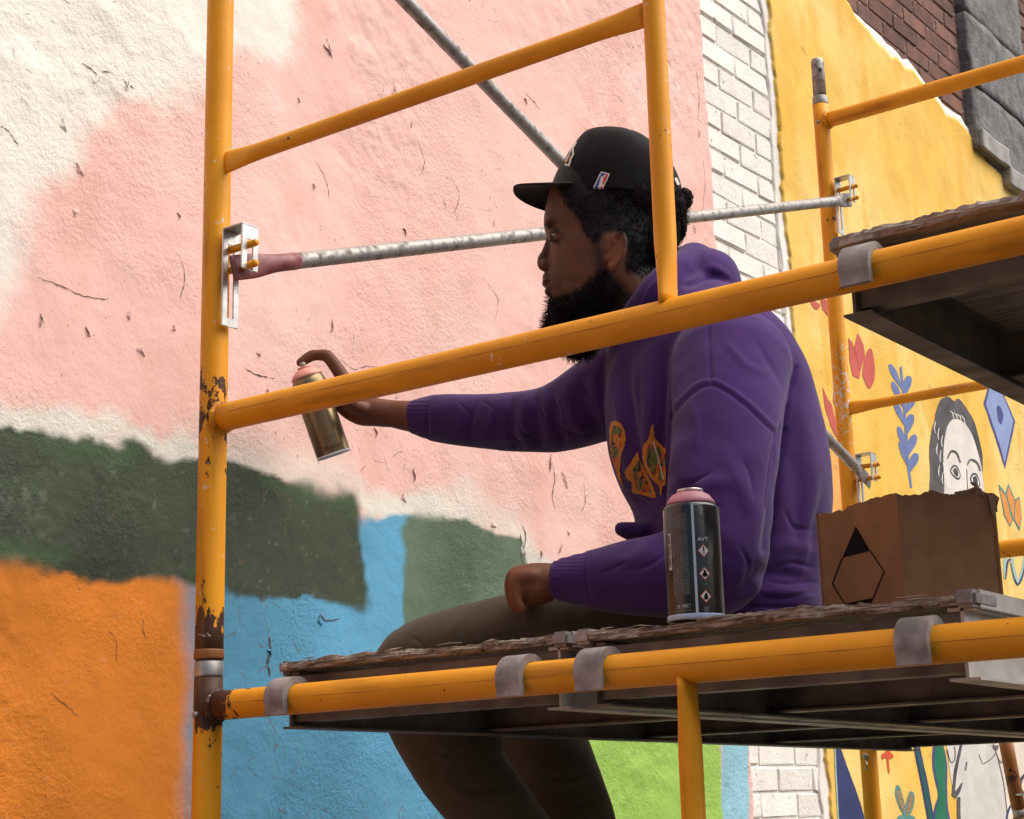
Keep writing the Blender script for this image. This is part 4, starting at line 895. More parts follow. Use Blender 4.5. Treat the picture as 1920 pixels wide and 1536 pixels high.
# ================================================================== TORN CARDBOARD BOX
mat('cardboard', (.27, .140, .070), (.22, .113, .055), scale=30, detail=5, rough=.9, bump=.25, bscale=150, bdist=.0006, spec=.2)
mat('cardboard_torn', (.30, .20, .13), (.20, .12, .07), scale=50, rough=.95, bump=.5, bscale=120, bdist=.001)
bA = ony(1680, 925, .125); zt_ = bA[2]
bL = onz(1530, 967, zt_); bR = onz(1864, 926, zt_); zb_ = .0545
bA2, bL2, bR2 = bA[:2], bL[:2], bR[:2]; bB2 = bL2+bR2-bA2
box = thing('cardboard_box', (*((bA2+bB2)/2), zb_), 'torn open brown cardboard box with a black diamond mark standing on the plank', 'box')
def wall_panel(name, p, q, seed, thick=.0035, z1=zt_, drop=0.0, rise=0.0):
    p = np.array(p); q = np.array(q); d = q-p; L = np.linalg.norm(d); nrm = np.array((d[1], -d[0]))/L; r = np.random.default_rng(seed); N = 40; k = MB()
    t = np.linspace(0, 1, N); jag = np.cumsum(r.normal(0, .0009, N)); jag -= np.linspace(jag[0], jag[-1], N); top = z1+jag-drop*t+rise*np.sin(t*3.1)
    outer = [(*(p+d*a), zb_) for a in t]; outer_t = [(*(p+d*a), h) for a, h in zip(t, top)]
    inner = [(*(p+d*a-nrm*thick), zb_) for a in t]; inner_t = [(*(p+d*a-nrm*thick), h+r.uniform(-.0015, .0015)) for a, h in zip(t, top)]
    k.loft([outer, outer_t, inner_t, inner, outer], closed=False, caps=False)
    o = k.build(name, ['cardboard', 'cardboard_torn'], box, smooth=False)
    o.data.polygons.foreach_set('material_index', [1 if N-1 <= i < 2*(N-1) else 0 for i in range(len(o.data.polygons))])
    return fixn(o)
pl_ = wall_panel('side_panel', bL2, bA2, 21, drop=0, rise=0); wall_panel('side_panel', bA2, bR2, 22); wall_panel('side_panel', bR2, bB2, 23, rise=.006); wall_panel('side_panel', bB2, bL2, 24, z1=zt_+.002)
k = MB(); k.box((0, 0, 0), (1, 1, 1)); k.V = [(*(bA2+(bL2-bA2)*(.03+.94*x)+(bR2-bA2)*(.03+.94*y)), zb_+.0005+z*.003) for x, y, z in k.V]; fixn(k.build('bottom_panel', 'cardboard', box, smooth=False))
# crumpled torn flap at the far corner
k = MB(); r = np.random.default_rng(77); n = 9; V = []
e1 = (bR2-bA2)
for i in range(n):
    for j in range(4):
        s = .60+.42*i/(n-1); p = bA2+e1*s; up = j/3
        V.append((*(p+np.array((.010, .012))*up*math.sin(i*.8)+r.normal(0, .0012, 2)), zt_-.002+.016*up*math.sin(math.pi*(i+.4)/(n+.2))+r.normal(0, .0009)-(.022*max(0, i-6)/2*up)))
k.add(V, [(i*4+j, i*4+j+1, (i+1)*4+j+1, (i+1)*4+j) for i in range(n-1) for j in range(3)]); fl = k.build('torn_flap', 'cardboard_torn', box, smooth=False)
sm = fl.modifiers.new('thick', 'SOLIDIFY'); sm.thickness = .002
k = MB(); V = []
for i, (px, py) in enumerate([(1853, 930), (1862, 925), (1874, 934), (1868, 955), (1864, 972), (1858, 960)]): V.append(PP(px, py, (np.append(bR2, 0)-CAM) @ FH-.004+.002*(i % 2)))
k.add(V, [(0, 1, 5), (1, 2, 3), (1, 3, 5), (3, 4, 5)]); fl = k.build('torn_flap', 'cardboard_torn', box, smooth=False); sm = fl.modifiers.new('thick', 'SOLIDIFY'); sm.thickness = .002
# black diamond mark printed on the left face
d2 = bL2-bA2; nb = np.array((-d2[1], d2[0], 0.)); nb /= np.linalg.norm(nb)
if nb @ (CAM-np.append(bA2, 0)) < 0: nb = -nb
def on_face(px, py, off=.0006):
    d = ray(px, py); o3 = np.append(bA2, 0); t = ((o3-CAM) @ nb)/(d @ nb); return CAM+d*t+nb*off
def mark(pts):
    k = MB(); k.add([on_face(*p) for p in pts], [tuple(range(len(pts)))]); return fixn(k.build('printed_mark', 'ink_black', pl_, smooth=False))
mark([(1605, 987), (1632, 1033), (1580, 1046)])
mark([(1585, 1132), (1638, 1121), (1634, 1132), (1630, 1150), (1592, 1150)])
for a_, b__ in [((1580, 1046), (1561, 1095)), ((1561, 1095), (1587, 1137)), ((1632, 1033), (1658, 1072)), ((1658, 1072), (1637, 1123))]: mark(stroke([a_, b__], 2.2))
# ================================================================== PERSON
DB = 2.66                                             # distance of the body's middle plane
def fdir(phi): p = math.radians(phi); return -RH*math.cos(p)+QV*math.sin(p)      # facing; + turns towards the camera
def sdir(phi): p = math.radians(phi); return RH*math.sin(p)+QV*math.cos(p)       # his left
def to_mesh(o, mods):
    """apply modifiers, keep object"""
    for t, kw in mods:
        m_ = o.modifiers.new(t.lower(), t)
        for a, b in kw.items(): setattr(m_, a, b)
    dg = bpy.context.evaluated_depsgraph_get(); me = bpy.data.meshes.new_from_object(o.evaluated_get(dg)); old = o.data
    o.modifiers.clear(); me.name = o.name
    me.materials.clear()
    for k in old.materials: me.materials.append(k)
    o.data = me; bpy.data.meshes.remove(old); me.polygons.foreach_set('use_smooth', [True]*len(me.polygons)); return o
def co(me): a = np.empty(len(me.vertices)*3); me.vertices.foreach_get('co', a); return a.reshape(-1, 3)
def no(me): a = np.empty(len(me.vertices)*3); me.vertices.foreach_get('normal', a); return a.reshape(-1, 3)
def setco(me, P): me.vertices.foreach_set('co', P.ravel()); me.update()
def pixv(P):
    d = P-CAM; z = d @ CF; return 960+FPX*(d @ CR)/z, 768-FPX*(d @ CU)/z
def polyd(x, y, pts):
    """distance in pixels to a polyline"""
    d = np.full(x.shape, 1e9)
    for (ax, ay), (bx, by) in zip(pts[:-1], pts[1:]):
        ex, ey = bx-ax, by-ay; t = np.clip(((x-ax)*ex+(y-ay)*ey)/(ex*ex+ey*ey+1e-9), 0, 1); d = np.minimum(d, np.hypot(x-ax-ex*t, y-ay-ey*t))
    return d
def psd(poly, x, y): return sdf(poly, x, y)
def slices(mb, rows, D, phi_default=0, n=48, p=2.0, step=6):
    """rows: (y, xf, xb, halfwidth, phi) -> closed loft; front/back silhouettes in pixels; tilted when y is a pair (front, back)"""
    R = []
    rows = [tuple(r)+(phi_default,)*(5-len(r)) for r in rows]
    yf = [r[0][0] if isinstance(r[0], tuple) else r[0] for r in rows]; yb = [r[0][1] if isinstance(r[0], tuple) else r[0] for r in rows]
    A = np.array([[a, b, r[1], r[2], r[3], r[4]] for r, a, b in zip(rows, yf, yb)], float)
    t = np.arange(len(A)); tt = np.linspace(0, len(A)-1, (len(A)-1)*step+1)
    def cr(c, x):
        i = np.clip(np.floor(x).astype(int), 0, len(A)-2); f = x-i; p0 = c[np.clip(i-1, 0, None)]; p1 = c[i]; p2 = c[i+1]; p3 = c[np.clip(i+2, None, len(A)-1)]
        return .5*((2*p1)+(-p0+p2)*f+(2*p0-5*p1+4*p2-p3)*f**2+(-p0+3*p1-3*p2+p3)*f**3)
    B = np.stack([cr(A[:, j], tt) for j in range(6)], 1)
    for a, b, xf, xb, hw, ph in B:
        Pf, Pb = PP(xf, a, D), PP(xb, b, D); c = (Pf+Pb)/2; ax = (Pf-Pb)/2; h = np.linalg.norm(ax)
        s_ = math.sin(math.radians(ph)); cs = math.cos(math.radians(ph)); aa = math.sqrt(max(h*h-(hw*s_)**2, (h*.55)**2))/cs
        f = fdir(ph)*aa+UPV*ax[2]; sv = sdir(ph)*hw
        ring = []
        for q in np.linspace(0, 2*math.pi, n, endpoint=False):
            u, v = math.cos(q), math.sin(q); ring.append(c+f*math.copysign(abs(u)**(2/p), u)+sv*math.copysign(abs(v)**(2/p), v))
        R.append(ring)
    mb.loft(R)

mat('skin', (.108, .040, .0185), (.086, .031, .0145), scale=22, detail=5, rough=.52, rough2=.62, attr='tint', bump=.18, bscale=420, bdist=.0005, spec=.3, sss=.06)
mat('hair_black', (.0042, .0034, .003), (.0075, .006, .005), scale=60, rough=.8, spec=.12)
mat('hoodie_purple', (.052, .018, .112), (.042, .0145, .092), scale=7, detail=6, rough=.92, bump=.30, bscale=520, bdist=.0006, spec=.12, sheen=.12)
mat('trouser_olive', (.074, .060, .040), (.062, .050, .033), scale=9, detail=6, rough=.95, bump=.3, bscale=480, bdist=.0006, spec=.12, sheen=.15)
mat('cap_black', (.0052, .0047, .0047), (.0038, .0035, .0035), scale=14, rough=.85, bump=.3, bscale=420, bdist=.0006, spec=.15, sheen=.05)
mat('shirt_grey', (.30, .27, .25), (.24, .21, .20), scale=12, rough=.95)
mat('shoe_black', (.02, .02, .021), (.03, .03, .03), scale=18, rough=.6); mat('shoe_sole', (.5, .48, .45), scale=18, rough=.8)
mat('thread_orange', (.52, .20, .014), (.40, .14, .012), scale=80, rough=.85, bump=.6, bscale=300, bdist=.001); mat('thread_red', (.46, .06, .018), (.40, .12, .02), scale=90, rough=.85, bump=.6, bscale=300, bdist=.001)
mat('thread_green', (.13, .17, .035), (.08, .10, .035), scale=90, rough=.85, bump=.6, bscale=300, bdist=.001); mat('thread_white', (.6, .57, .52), rough=.8); mat('thread_blue', (.03, .075, .25), rough=.8); mat('thread_dark', (.03, .018, .02), rough=.85)

# ---------------------------------------------------------------- body (one continuous skin)
b = MB(); PH = -3
def H(px, py, side=0): return PP(px, py, DB)+sdir(PH)*side
HEAD = [(262, 1120, 1180, .035), (280, 1085, 1225, .056), (310, 1052, 1256, .068), (350, 1033, 1272, .0755), (385, 1024, 1278, .077), (410, 1019.5, 1277, .0765), (428, 1021, 1273, .075), (452, 1030, 1266, .0745), (475, 1029, 1256, .0745), (495, 1028, 1246, .072), (515, 1027, 1234, .069), (535, 1027, 1220, .066), (555, 1032, 1203, .061), (575, 1042, 1178, .053), (592, 1060, 1150, .040), (604, 1085, 1122, .018)]
slices(b, HEAD, DB, PH, p=2.25)
f_, s__ = fdir(PH), sdir(PH)
def blob(px, py, side, fb, sd_, up): b.ell(H(px, py, side), [f_*fb, s__*sd_, UPV*up], 18)
# nose
b.limb([(H(1033, 444), .0075), (H(1029, 458), .0072), (H(1024, 474), .0085), (H(1018.5, 489), .0108), (H(1020, 497), .0108)], 14)
blob(1017, 493.5, 0, .0085, .0095, .0080)
for sg in (1, -1):
    blob(1026, 498, sg*.0125, .0105, .0072, .0080)
    blob(1031, 429, sg*.026, .0085, .022, .0065)            # brow ridge
    b.ell(H(1044, 456, sg*.0315), [f_*.0108, s__*.0122, UPV*.0112], 18)   # lids over the eyeball
    b.limb([(H(1030, 454.5, sg*.030), .0030), (H(1032, 450.5, sg*.037), .0034), (H(1041, 449, sg*.0435), .0036), (H(1052, 454.5, sg*.046), .0030)], 10)
    b.limb([(H(1032, 463, sg*.033), .0026), (H(1042, 465, sg*.041), .0030), (H(1052, 461, sg*.045), .0026)], 10)
    b.ell(H(1105, 552, sg*.044), [f_*.045, s__*.0155, UPV*.028], 18)       # jaw
blob(1026, 521, 0, .0085, .017, .0085); blob(1024.5, 531.5, 0, .0078, .0215, .0058); blob(1030, 547, 0, .0085, .0200, .0068); blob(1046, 573, 0, .018, .022, .018)
# ears
for sg in (1, -1):
    c = PP(1153, 474, DB-.079)+s__*(0 if sg > 0 else -.158); e1 = (-fdir(PH)*.86+s__*sg*.50); e1 /= np.linalg.norm(e1); e2 = UPV*.985-fdir(PH)*(-.0)+(-f_)*.14; e2 /= np.linalg.norm(e2); e3 = np.cross(e1, e2)
    b.ell(c+e1*.004, [e1*.0150, e2*.027, e3*.0042], 18)
    arc = []
    for t in np.linspace(-2.1, 3.05, 16): arc.append(c+e1*(.002+.0165*math.cos(t-.15))+e2*(.003+.0275*math.sin(t))+s__*sg*.004)
    b.limb([(p, .0040) for p in arc], 10)
    b.limb([(c+e1*(.000+.0085*math.cos(t))+e2*(.000+.017*math.sin(t))+s__*sg*.0035, .0030) for t in np.linspace(-1.3, 1.7, 8)], 8)
    b.ell(c-e2*.027+e1*.001+s__*sg*.001, [e1*.0085, e2*.0085, e3*.0055], 14)
    b.ell(c-e1*.013-e2*.006+s__*sg*.001, [e1*.006, e2*.008, s__*.005], 12)
# neck, trunk, arms, legs
b.limb([(PP(1165, 505, DB), .058), (PP(1195, 560, DB), .060), (PP(1245, 640, DB), .066)], 24)
TR_ = [(1150, 1270, 1500, .135, 8), (1050, 1250, 1510, .14, 12), (950, 1235, 1510, .145, 14), (850, 1200, 1500, .155, 18), (750, 1185, 1470, .165, 21), (680, 1190, 1440, .165, 22), (630, 1205, 1400, .13, 22), (600, 1215, 1370, .09, 20)]
slices(b, TR_, DB, 15)
LA = [(1368, 700, 2.47), (1362, 800, 2.42), (1352, 930, 2.385), (1345, 1045, 2.37), (1250, 1078, 2.385), (1150, 1088, 2.42), (1062, 1090, 2.455)]
RA = [(1195, 705, 2.80), (1110, 750, 2.83), (1015, 792, 2.88), (900, 795, 2.945), (790, 783, 3.005), (735, 776, 3.03)]
b.limb([(PP(*q), r) for q, r in zip(LA, (.058, .052, .046, .042, .042, .034, .026))], 20)
b.limb([(PP(*q), r, s) for q, r, s in zip(RA, (.055, .048, .040, .038, .029, .024), (.055, .048, .041, .038, .031, .0255))], 20)
# --- right hand round the can (can axis: bottom 627,852 -> shoulder 577,705)
DC = 3.05
b.limb([(PP(735, 776, 3.03), .024, .026), (PP(706, 773, 3.035), .026, .027), (PP(678, 768, 3.05), .024, .030), (PP(655, 748, 3.06), .019, .034), (PP(645, 728, 3.065), .015, .030)], 20)   # palm
b.ell(PP(684, 776, 3.045), [RH*.028, UPV*.021, QV*.016], 18)                                                         # heel / thumb mount
def digit(pts, rad): b.limb([(PP(*p), r) for p, r in zip(pts, rad)], 12)
digit([(654, 724, 3.045), (634, 694, 3.05), (617, 671, 3.05), (610, 666.5, 3.05), (596, 666, 3.05), (585, 667, 3.05), (574, 673, 3.048), (563.5, 680, 3.046)], (.0150, .0132, .0124, .0120, .0106, .0110, .0102, .0086))      # index over the nozzle
digit([(652, 738, 3.075), (630, 728, 3.105), (602, 727, 3.112), (580, 735, 3.098), (571, 742, 3.080)], (.0125, .0110, .0102, .0092, .0072))
digit([(655, 752, 3.078), (636, 746, 3.106), (609, 746, 3.112), (588, 752, 3.098), (580, 758, 3.080)], (.0120, .0105, .0098, .0088, .0070))
digit([(660, 766, 3.075), (642, 763, 3.098), (618, 765, 3.104), (600, 769, 3.092), (592, 773, 3.078)], (.0108, .0095, .0088, .0078, .0064))
digit([(692, 772, 3.028), (664, 760, 3.006), (640, 744, 2.998), (618, 732, 3.000), (604, 726, 3.004)], (.0150, .0130, .0112, .0102, .0078))           # thumb on the camera side
# --- left hand resting on the thigh, fingers folded over
b.limb([(PP(1062, 1090, 2.455), .025, .023), (PP(1030, 1088, 2.46), .031, .0250), (PP(1003, 1087, 2.468), .039, .0245), (PP(982, 1087, 2.475), .041, .0215)], 22, up=(0, 0, 1))
for i, dd in enumerate((2.438, 2.460, 2.483, 2.505)):
    dy = (4, 0, -2, 0)[i]; dx = (6, 0, -1, 2)[i]
    digit([(992+dx, 1076+dy, dd), (970+dx, 1078+dy, dd), (961+dx, 1088+dy, dd), (959+dx, 1108+dy, dd+.002), (963+dx, 1128+dy*.4, dd+.004), (970+dx, 1140, dd+.006)], (.0120, .0118, .0108, .0100, .0092, .0080))
digit([(1025, 1092, 2.50), (1000, 1096, 2.527), (978, 1100, 2.535), (965, 1104, 2.53)], (.014, .0125, .0105, .0085))
b.ell(PP(1003, 1102, 2.468), [RH*.040, QV*.036, UPV*.026], 20)
# legs
NL = [(1345, 1125, 2.57), (1150, 1166, 2.575), (960, 1188, 2.63), (787, 1247, 2.72), (800, 1330, 2.765), (862, 1440, 2.785), (985, 1600, 2.85), (1085, 1745, 2.92)]
FLg = [(1335, 1125, 2.74), (1190, 1170, 2.84), (1050, 1205, 2.97), (950, 1262, 3.06), (975, 1330, 3.055), (1026, 1430, 3.04), (1074, 1560, 3.04), (1110, 1700, 3.04)]
b.limb([(PP(*q), r, s) for q, r, s in zip(NL, (.075, .068, .060, .052, .050, .050, .042, .036), (.048, .046, .046, .050, .05, .05, .042, .036))], 22)
b.limb([(PP(*q), r, s) for q, r, s in zip(FLg, (.075, .068, .060, .052, .050, .050, .042, .036), (.048, .046, .046, .050, .05, .05, .042, .036))], 22)
b.ell(PP(1395, 1140, DB), [RH*.110, QV*.145, UPV*.065], 24)
person = b.build('person', 'skin')
to_mesh(person, [('REMESH', dict(mode='VOXEL', voxel_size=.0027)), ('SMOOTH', dict(factor=.5, iterations=4))])
tag(person, 'seated person in purple hoodie, olive trousers and black cap reaching out with a spray can', 'person')
P_ = co(person.data); X_, Y_ = pixv(P_); N_ = no(person.data)
near = sstep(-.02, .02, (P_-PP(1150, 450, DB)) @ s__)     # head half facing the camera
tint = np.ones((len(P_), 4))
def shade(mask, col):
    tint[:, :3] = tint[:, :3]*(1-mask[:, None])+np.array(col)*mask[:, None]
hd = (Y_ < 640) & (X_ < 1330) & (X_ > 990)
scalp = [(1020, 300), (1062, 384), (1084, 408), (1098, 436), (1110, 458), (1124, 452), (1136, 436), (1150, 432), (1172, 440), (1178, 470), (1172, 505), (1205, 520), (1235, 520), (1300, 500), (1300, 250), (1020, 250)]
shade(hd*sstep(7, -5, psd(scalp, X_+6*noise2(X_*.01, Y_*.01, 9, 4), Y_)), (.03, .028, .03))
BEARD = [(1116, 462), (1124, 505), (1114, 534), (1090, 553), (1060, 561), (1042, 560), (1034, 555), (1030, 558), (1010, 590), (1000, 640), (1180, 640), (1190, 560), (1150, 520), (1130, 500), (1122, 470)]
shade(hd*sstep(16, -8, psd(BEARD, X_+5*noise2(X_*.01, Y_*.01, 9, 4), Y_)), (.06, .05, .048))
shade(hd*sstep(9, -3, psd([(1014, 514), (1028, 512), (1046, 520), (1056, 540), (1048, 558), (1040, 545), (1034, 528), (1016, 526)], X_, Y_))*.45, (.14, .12, .11))
shade(hd*sstep(5, 2, polyd(X_, Y_, [(1012, 429), (1022, 424), (1034, 426), (1047, 433)])), (.14, .12, .12))
lips = np.maximum(sstep(6, 3, polyd(X_, Y_, [(1016, 531), (1034, 537)])), sstep(7, 4, polyd(X_, Y_, [(1020, 549), (1034, 546)])))*hd
shade(lips*.7, (.75, .50, .50)); shade(hd*sstep(2.6, 1.2, polyd(X_, Y_, [(1022, 540.5), (1040, 540)])), (.2, .15, .15))
shade(hd*sstep(3.0, 1.4, polyd(X_, Y_, [(1024, 505), (1030, 505)])), (.25, .2, .2))  # nostril darkness painted into the skin tint
shade(hd*sstep(3.2, 1.2, polyd(X_, Y_, [(1029, 452.5), (1036, 450.5), (1046, 453.5), (1050, 457)])), (.18, .14, .14))   # lash line
shade(hd*sstep(7, 2, polyd(X_, Y_, [(1034, 461), (1048, 463)]))*.3, (.6, .5, .5))
shade(hd*sstep(4, -6, psd([(1136, 440), (1152, 436), (1170, 448), (1168, 485), (1156, 508), (1140, 508), (1132, 480)], X_, Y_)), (1.45, 1.30, 1.2))
hands = (X_ < 1075) & (Y_ > 640)
shade(hands*.6, (1.75, 1.55, 1.45))  # hands tinted lighter, painting the light that falls on them
at = person.data.color_attributes.new('tint', 'FLOAT_COLOR', 'POINT'); at.data.foreach_set('color', tint.ravel())
# eyes set into the lids
mat('eye_white', (.20, .17, .15), (.16, .13, .115), scale=60, rough=.25); mat('iris_brown', (.018, .010, .007), rough=.12, spec=.8)
for sg in (1, -1):
    k = MB(); ce = H(1041.5, 456.5, sg*.0315); k.ell(ce, [f_*.0108, s__*.0134, UPV*.0058], 20); o = k.build('eye', 'eye_white', person)
    k = MB(); k.ell(ce+f_*.0054+s__*sg*.0058, [f_*.0056, s__*.0062, UPV*.0054], 14); k.build('iris', 'iris_brown', o)
# finger nails
mat('nail', (.26, .13, .09), rough=.35)

# ---------------------------------------------------------------- hoodie
h = MB()
TS = [(1218, 1262, 1530, .176, 8), (1180, 1245, 1536, .184, 8), (1120, 1212, 1542, .186, 9), (1050, 1192, 1547, .186, 12), (960, 1193, 1549, .185, 14), (900, 1166, 1546, .190, 16), (840, 1149, 1538, .195, 18), (780, 1140, 1522, .200, 20), (720, 1138, 1501, .205, 22), (670, 1140, 1474, .198, 22), (630, 1150, 1446, .178, 22), (595, 1164, 1418, .145, 20), (565, 1178, 1388, .112, 18), (540, 1195, 1362, .085, 15)]
slices(h, TS, DB, 15, n=56, p=2.15)
h.limb([(PP(*q), r, s) for q, r, s in zip([(1372, 690, 2.49), (1366, 790, 2.43), (1352, 920, 2.385), (1344, 1030, 2.365), (1330, 1064, 2.365), (1250, 1079, 2.38), (1160, 1085, 2.42), (1105, 1086, 2.44), (1068, 1087, 2.452)],
        (.092, .083, .080, .076, .072, .064, .054, .046, .039), (.092, .083, .080, .076, .072, .062, .052, .044, .037))], 32)
h.limb([(PP(*q), r, s) for q, r, s in zip([(1200, 715, 2.78), (1120, 752, 2.82), (1040, 785, 2.87), (960, 791, 2.915), (880, 789, 2.955), (815, 784, 2.995), (788, 782, 3.01)], (.090, .076, .061, .052, .046, .041, .036), (.088, .074, .061, .052, .047, .041, .036))], 32)
def ring_tube(pts, rad): 
    P = [np.array(p) for p in pts]; n = len(P); out = []; rr = []
    for i in range(n):
        p0, p1, p2, p3 = P[(i-1) % n], P[i], P[(i+1) % n], P[(i+2) % n]; r0, r1 = rad[i], rad[(i+1) % n]
        for k in range(6):
            f = k/6; out.append(.5*((2*p1)+(-p0+p2)*f+(2*p0-5*p1+4*p2-p3)*f*f+(-p0+3*p1-3*p2+p3)*f**3)); rr.append(r0+(r1-r0)*f)
    out += out[:2]; rr += rr[:2]; h.tube(out, rr, 16)
ring_tube([PP(1302, 500, 2.66), PP(1258, 520, 2.575), PP(1210, 568, 2.572), PP(1182, 604, 2.65), PP(1206, 575, 2.735), PP(1262, 518, 2.745)], (.040, .030, .025, .024, .026, .032))
ring_tube([PP(1345, 552, 2.66), PP(1300, 585, 2.555), PP(1235, 615, 2.55), PP(1190, 632, 2.63), PP(1215, 610, 2.76), PP(1300, 570, 2.765)], (.044, .038, .026, .020, .026, .038))
h.ell(PP(1318, 535, 2.66), [RH*.062, QV*.085, UPV*.060], 24)
h.limb([(PP(1200, 1000, 2.60), .030, .022), (PP(1165, 992, 2.60), .024, .015)], 18)      # pocket edge sagging over the lap
hood = h.build('hoodie', 'hoodie_purple', person)
to_mesh(hood, [('REMESH', dict(mode='VOXEL', voxel_size=.0046)), ('SMOOTH', dict(factor=.5, iterations=9)), ('SUBSURF', dict(levels=1, render_levels=1))])
P_ = co(hood.data); N_ = no(hood.data); X_, Y_ = pixv(P_)
view = P_-CAM; view /= np.linalg.norm(view, axis=1)[:, None]; fc = sstep(-.15, .35, -(N_*view).sum(1))
dep_ = (P_-CAM) @ FH
disp = np.zeros(len(P_))
def fold(pts, wpx, mm, lo=0, hi=9, taper=True):
    """raised (mm > 0) or sunken crease along a line; edges wander with a slow warp"""
    pts = [tuple(p) for p in curve(pts, 4)]; A = np.array(pts); m_ = wpx*3+14
    sel = np.nonzero((X_ > A[:, 0].min()-m_) & (X_ < A[:, 0].max()+m_) & (Y_ > A[:, 1].min()-m_) & (Y_ < A[:, 1].max()+m_) & (dep_ > lo) & (dep_ < hi) & (fc > 0))[0]
    x, y = X_[sel], Y_[sel]
    d = polyd(x+(WX[sel] if taper else 0), y+(WY[sel] if taper else 0), pts); L = 1.0
    if taper:
        a, z_ = A[0], A[-1]; T = np.clip(((x-a[0])*(z_[0]-a[0])+(y-a[1])*(z_[1]-a[1]))/(((z_-a)**2).sum()+1e-9), 0, 1); L = np.sin(np.pi*np.clip(T*.92+.04, 0, 1))**.6
    disp[sel] += fc[sel]*L*(mm*.001)*np.exp(-(d/wpx)**2)
WX, WY = 12*noise3(P_, 14, 61), 12*noise3(P_, 14, 67)
# right (reaching) sleeve: bunched creases at the elbow
for pts, wp, mm in [([(1005, 735), (1000, 790), (1012, 852)], 9, -5), ([(985, 733), (975, 790), (985, 850)], 8, 4), ([(1030, 722), (1035, 780), (1060, 850)], 10, -6), ([(1060, 712), (1070, 770), (1100, 838)], 12, 5), ([(960, 736), (955, 790), (962, 846)], 8, -5),
                    ([(945, 742), (925, 780), (905, 838)], 11, 3), ([(905, 745), (885, 790), (880, 836)], 7, -2.5), ([(850, 742), (870, 785), (840, 830)], 12, 1.5), ([(1010, 800), (960, 835), (900, 838)], 8, -4), ([(1090, 700), (1100, 760), (1130, 830)], 12, -5), ([(1130, 665), (1128, 720), (1140, 800)], 9, -6),
                    ([(806, 744), (803, 785), (806, 826)], 3.5, -3)]: fold(pts, wp, mm, 2.62, 9)
# chest drape
for pts, wp, mm in [([(1160, 665), (1155, 730), (1168, 810), (1185, 900)], 9, 7), ([(1180, 670), (1178, 740), (1192, 820), (1222, 930)], 9, -8), ([(1212, 660), (1216, 740), (1218, 820), (1226, 900)], 14, 6), ([(1252, 650), (1246, 720), (1243, 800), (1250, 890)], 10, -9), ([(1275, 650), (1270, 710), (1262, 760)], 10, 4),
                    ([(1140, 820), (1160, 880), (1195, 945)], 8, 4), ([(1200, 940), (1225, 965), (1260, 975)], 12, -5)]: fold(pts, wp, mm)
# armhole seam, shoulder seam, side panel seam
for pts, wp, mm in [([(1256, 775), (1285, 742), (1312, 720), (1345, 716), (1395, 745), (1435, 780), (1466, 808)], 4, 1.5), ([(1258, 784), (1287, 751), (1314, 729), (1345, 725), (1392, 754), (1432, 789), (1462, 815)], 3.5, -2.0),
                    ([(1327, 600), (1331, 660), (1333, 716)], 3, -2.2), ([(1490, 690), (1478, 750), (1466, 808), (1450, 880), (1440, 950)], 4, -4), ([(1470, 810), (1455, 880), (1447, 960), (1436, 1030)], 9, -6)]: fold(pts, wp, mm, taper=False)
# upper arm and elbow
for pts, wp, mm in [([(1262, 930), (1285, 915), (1310, 935)], 13, -13), ([(1255, 890), (1270, 850), (1290, 820)], 16, 4), ([(1300, 925), (1330, 900), (1370, 895)], 16, 4), ([(1262, 960), (1320, 985), (1380, 1030)], 20, 3), ([(1360, 850), (1400, 920), (1420, 1000)], 18, 3),
                    ([(1230, 1000), (1260, 1040), (1330, 1075)], 15, -4), ([(1150, 1050), (1190, 1040), (1235, 1010)], 12, 3), ([(1100, 1040), (1096, 1080), (1108, 1122)], 4, -3.2), ([(1140, 1110), (1220, 1120), (1300, 1110)], 12, -3.5), ([(1420, 1060), (1390, 1105), (1330, 1125)], 10, -4)]: fold(pts, wp, mm, 0, 2.62)
# back and waist
for pts, wp, mm in [([(1400, 1090), (1450, 1070), (1520, 1085)], 12, -6), ([(1390, 1120), (1450, 1105), (1535, 1118)], 11, 5), ([(1430, 1040), (1480, 1020), (1540, 1030)], 16, 5), ([(1500, 760), (1520, 860), (1530, 960)], 18, 4), ([(1480, 850), (1495, 950), (1500, 1050)], 16, -4), ([(1540, 900), (1530, 1000), (1520, 1080)], 9, -4), ([(1400, 1137), (1460, 1136), (1540, 1140)], 4, -4)]: fold(pts, wp, mm)
# hood creases
for pts, wp, mm in [([(1285, 535), (1330, 515), (1370, 530)], 6, -7), ([(1290, 520), (1330, 500), (1375, 520)], 9, 4), ([(1255, 510), (1215, 545), (1195, 590)], 6, 4), ([(1262, 540), (1230, 570), (1210, 610)], 7, -7)]: fold(pts, wp, mm)
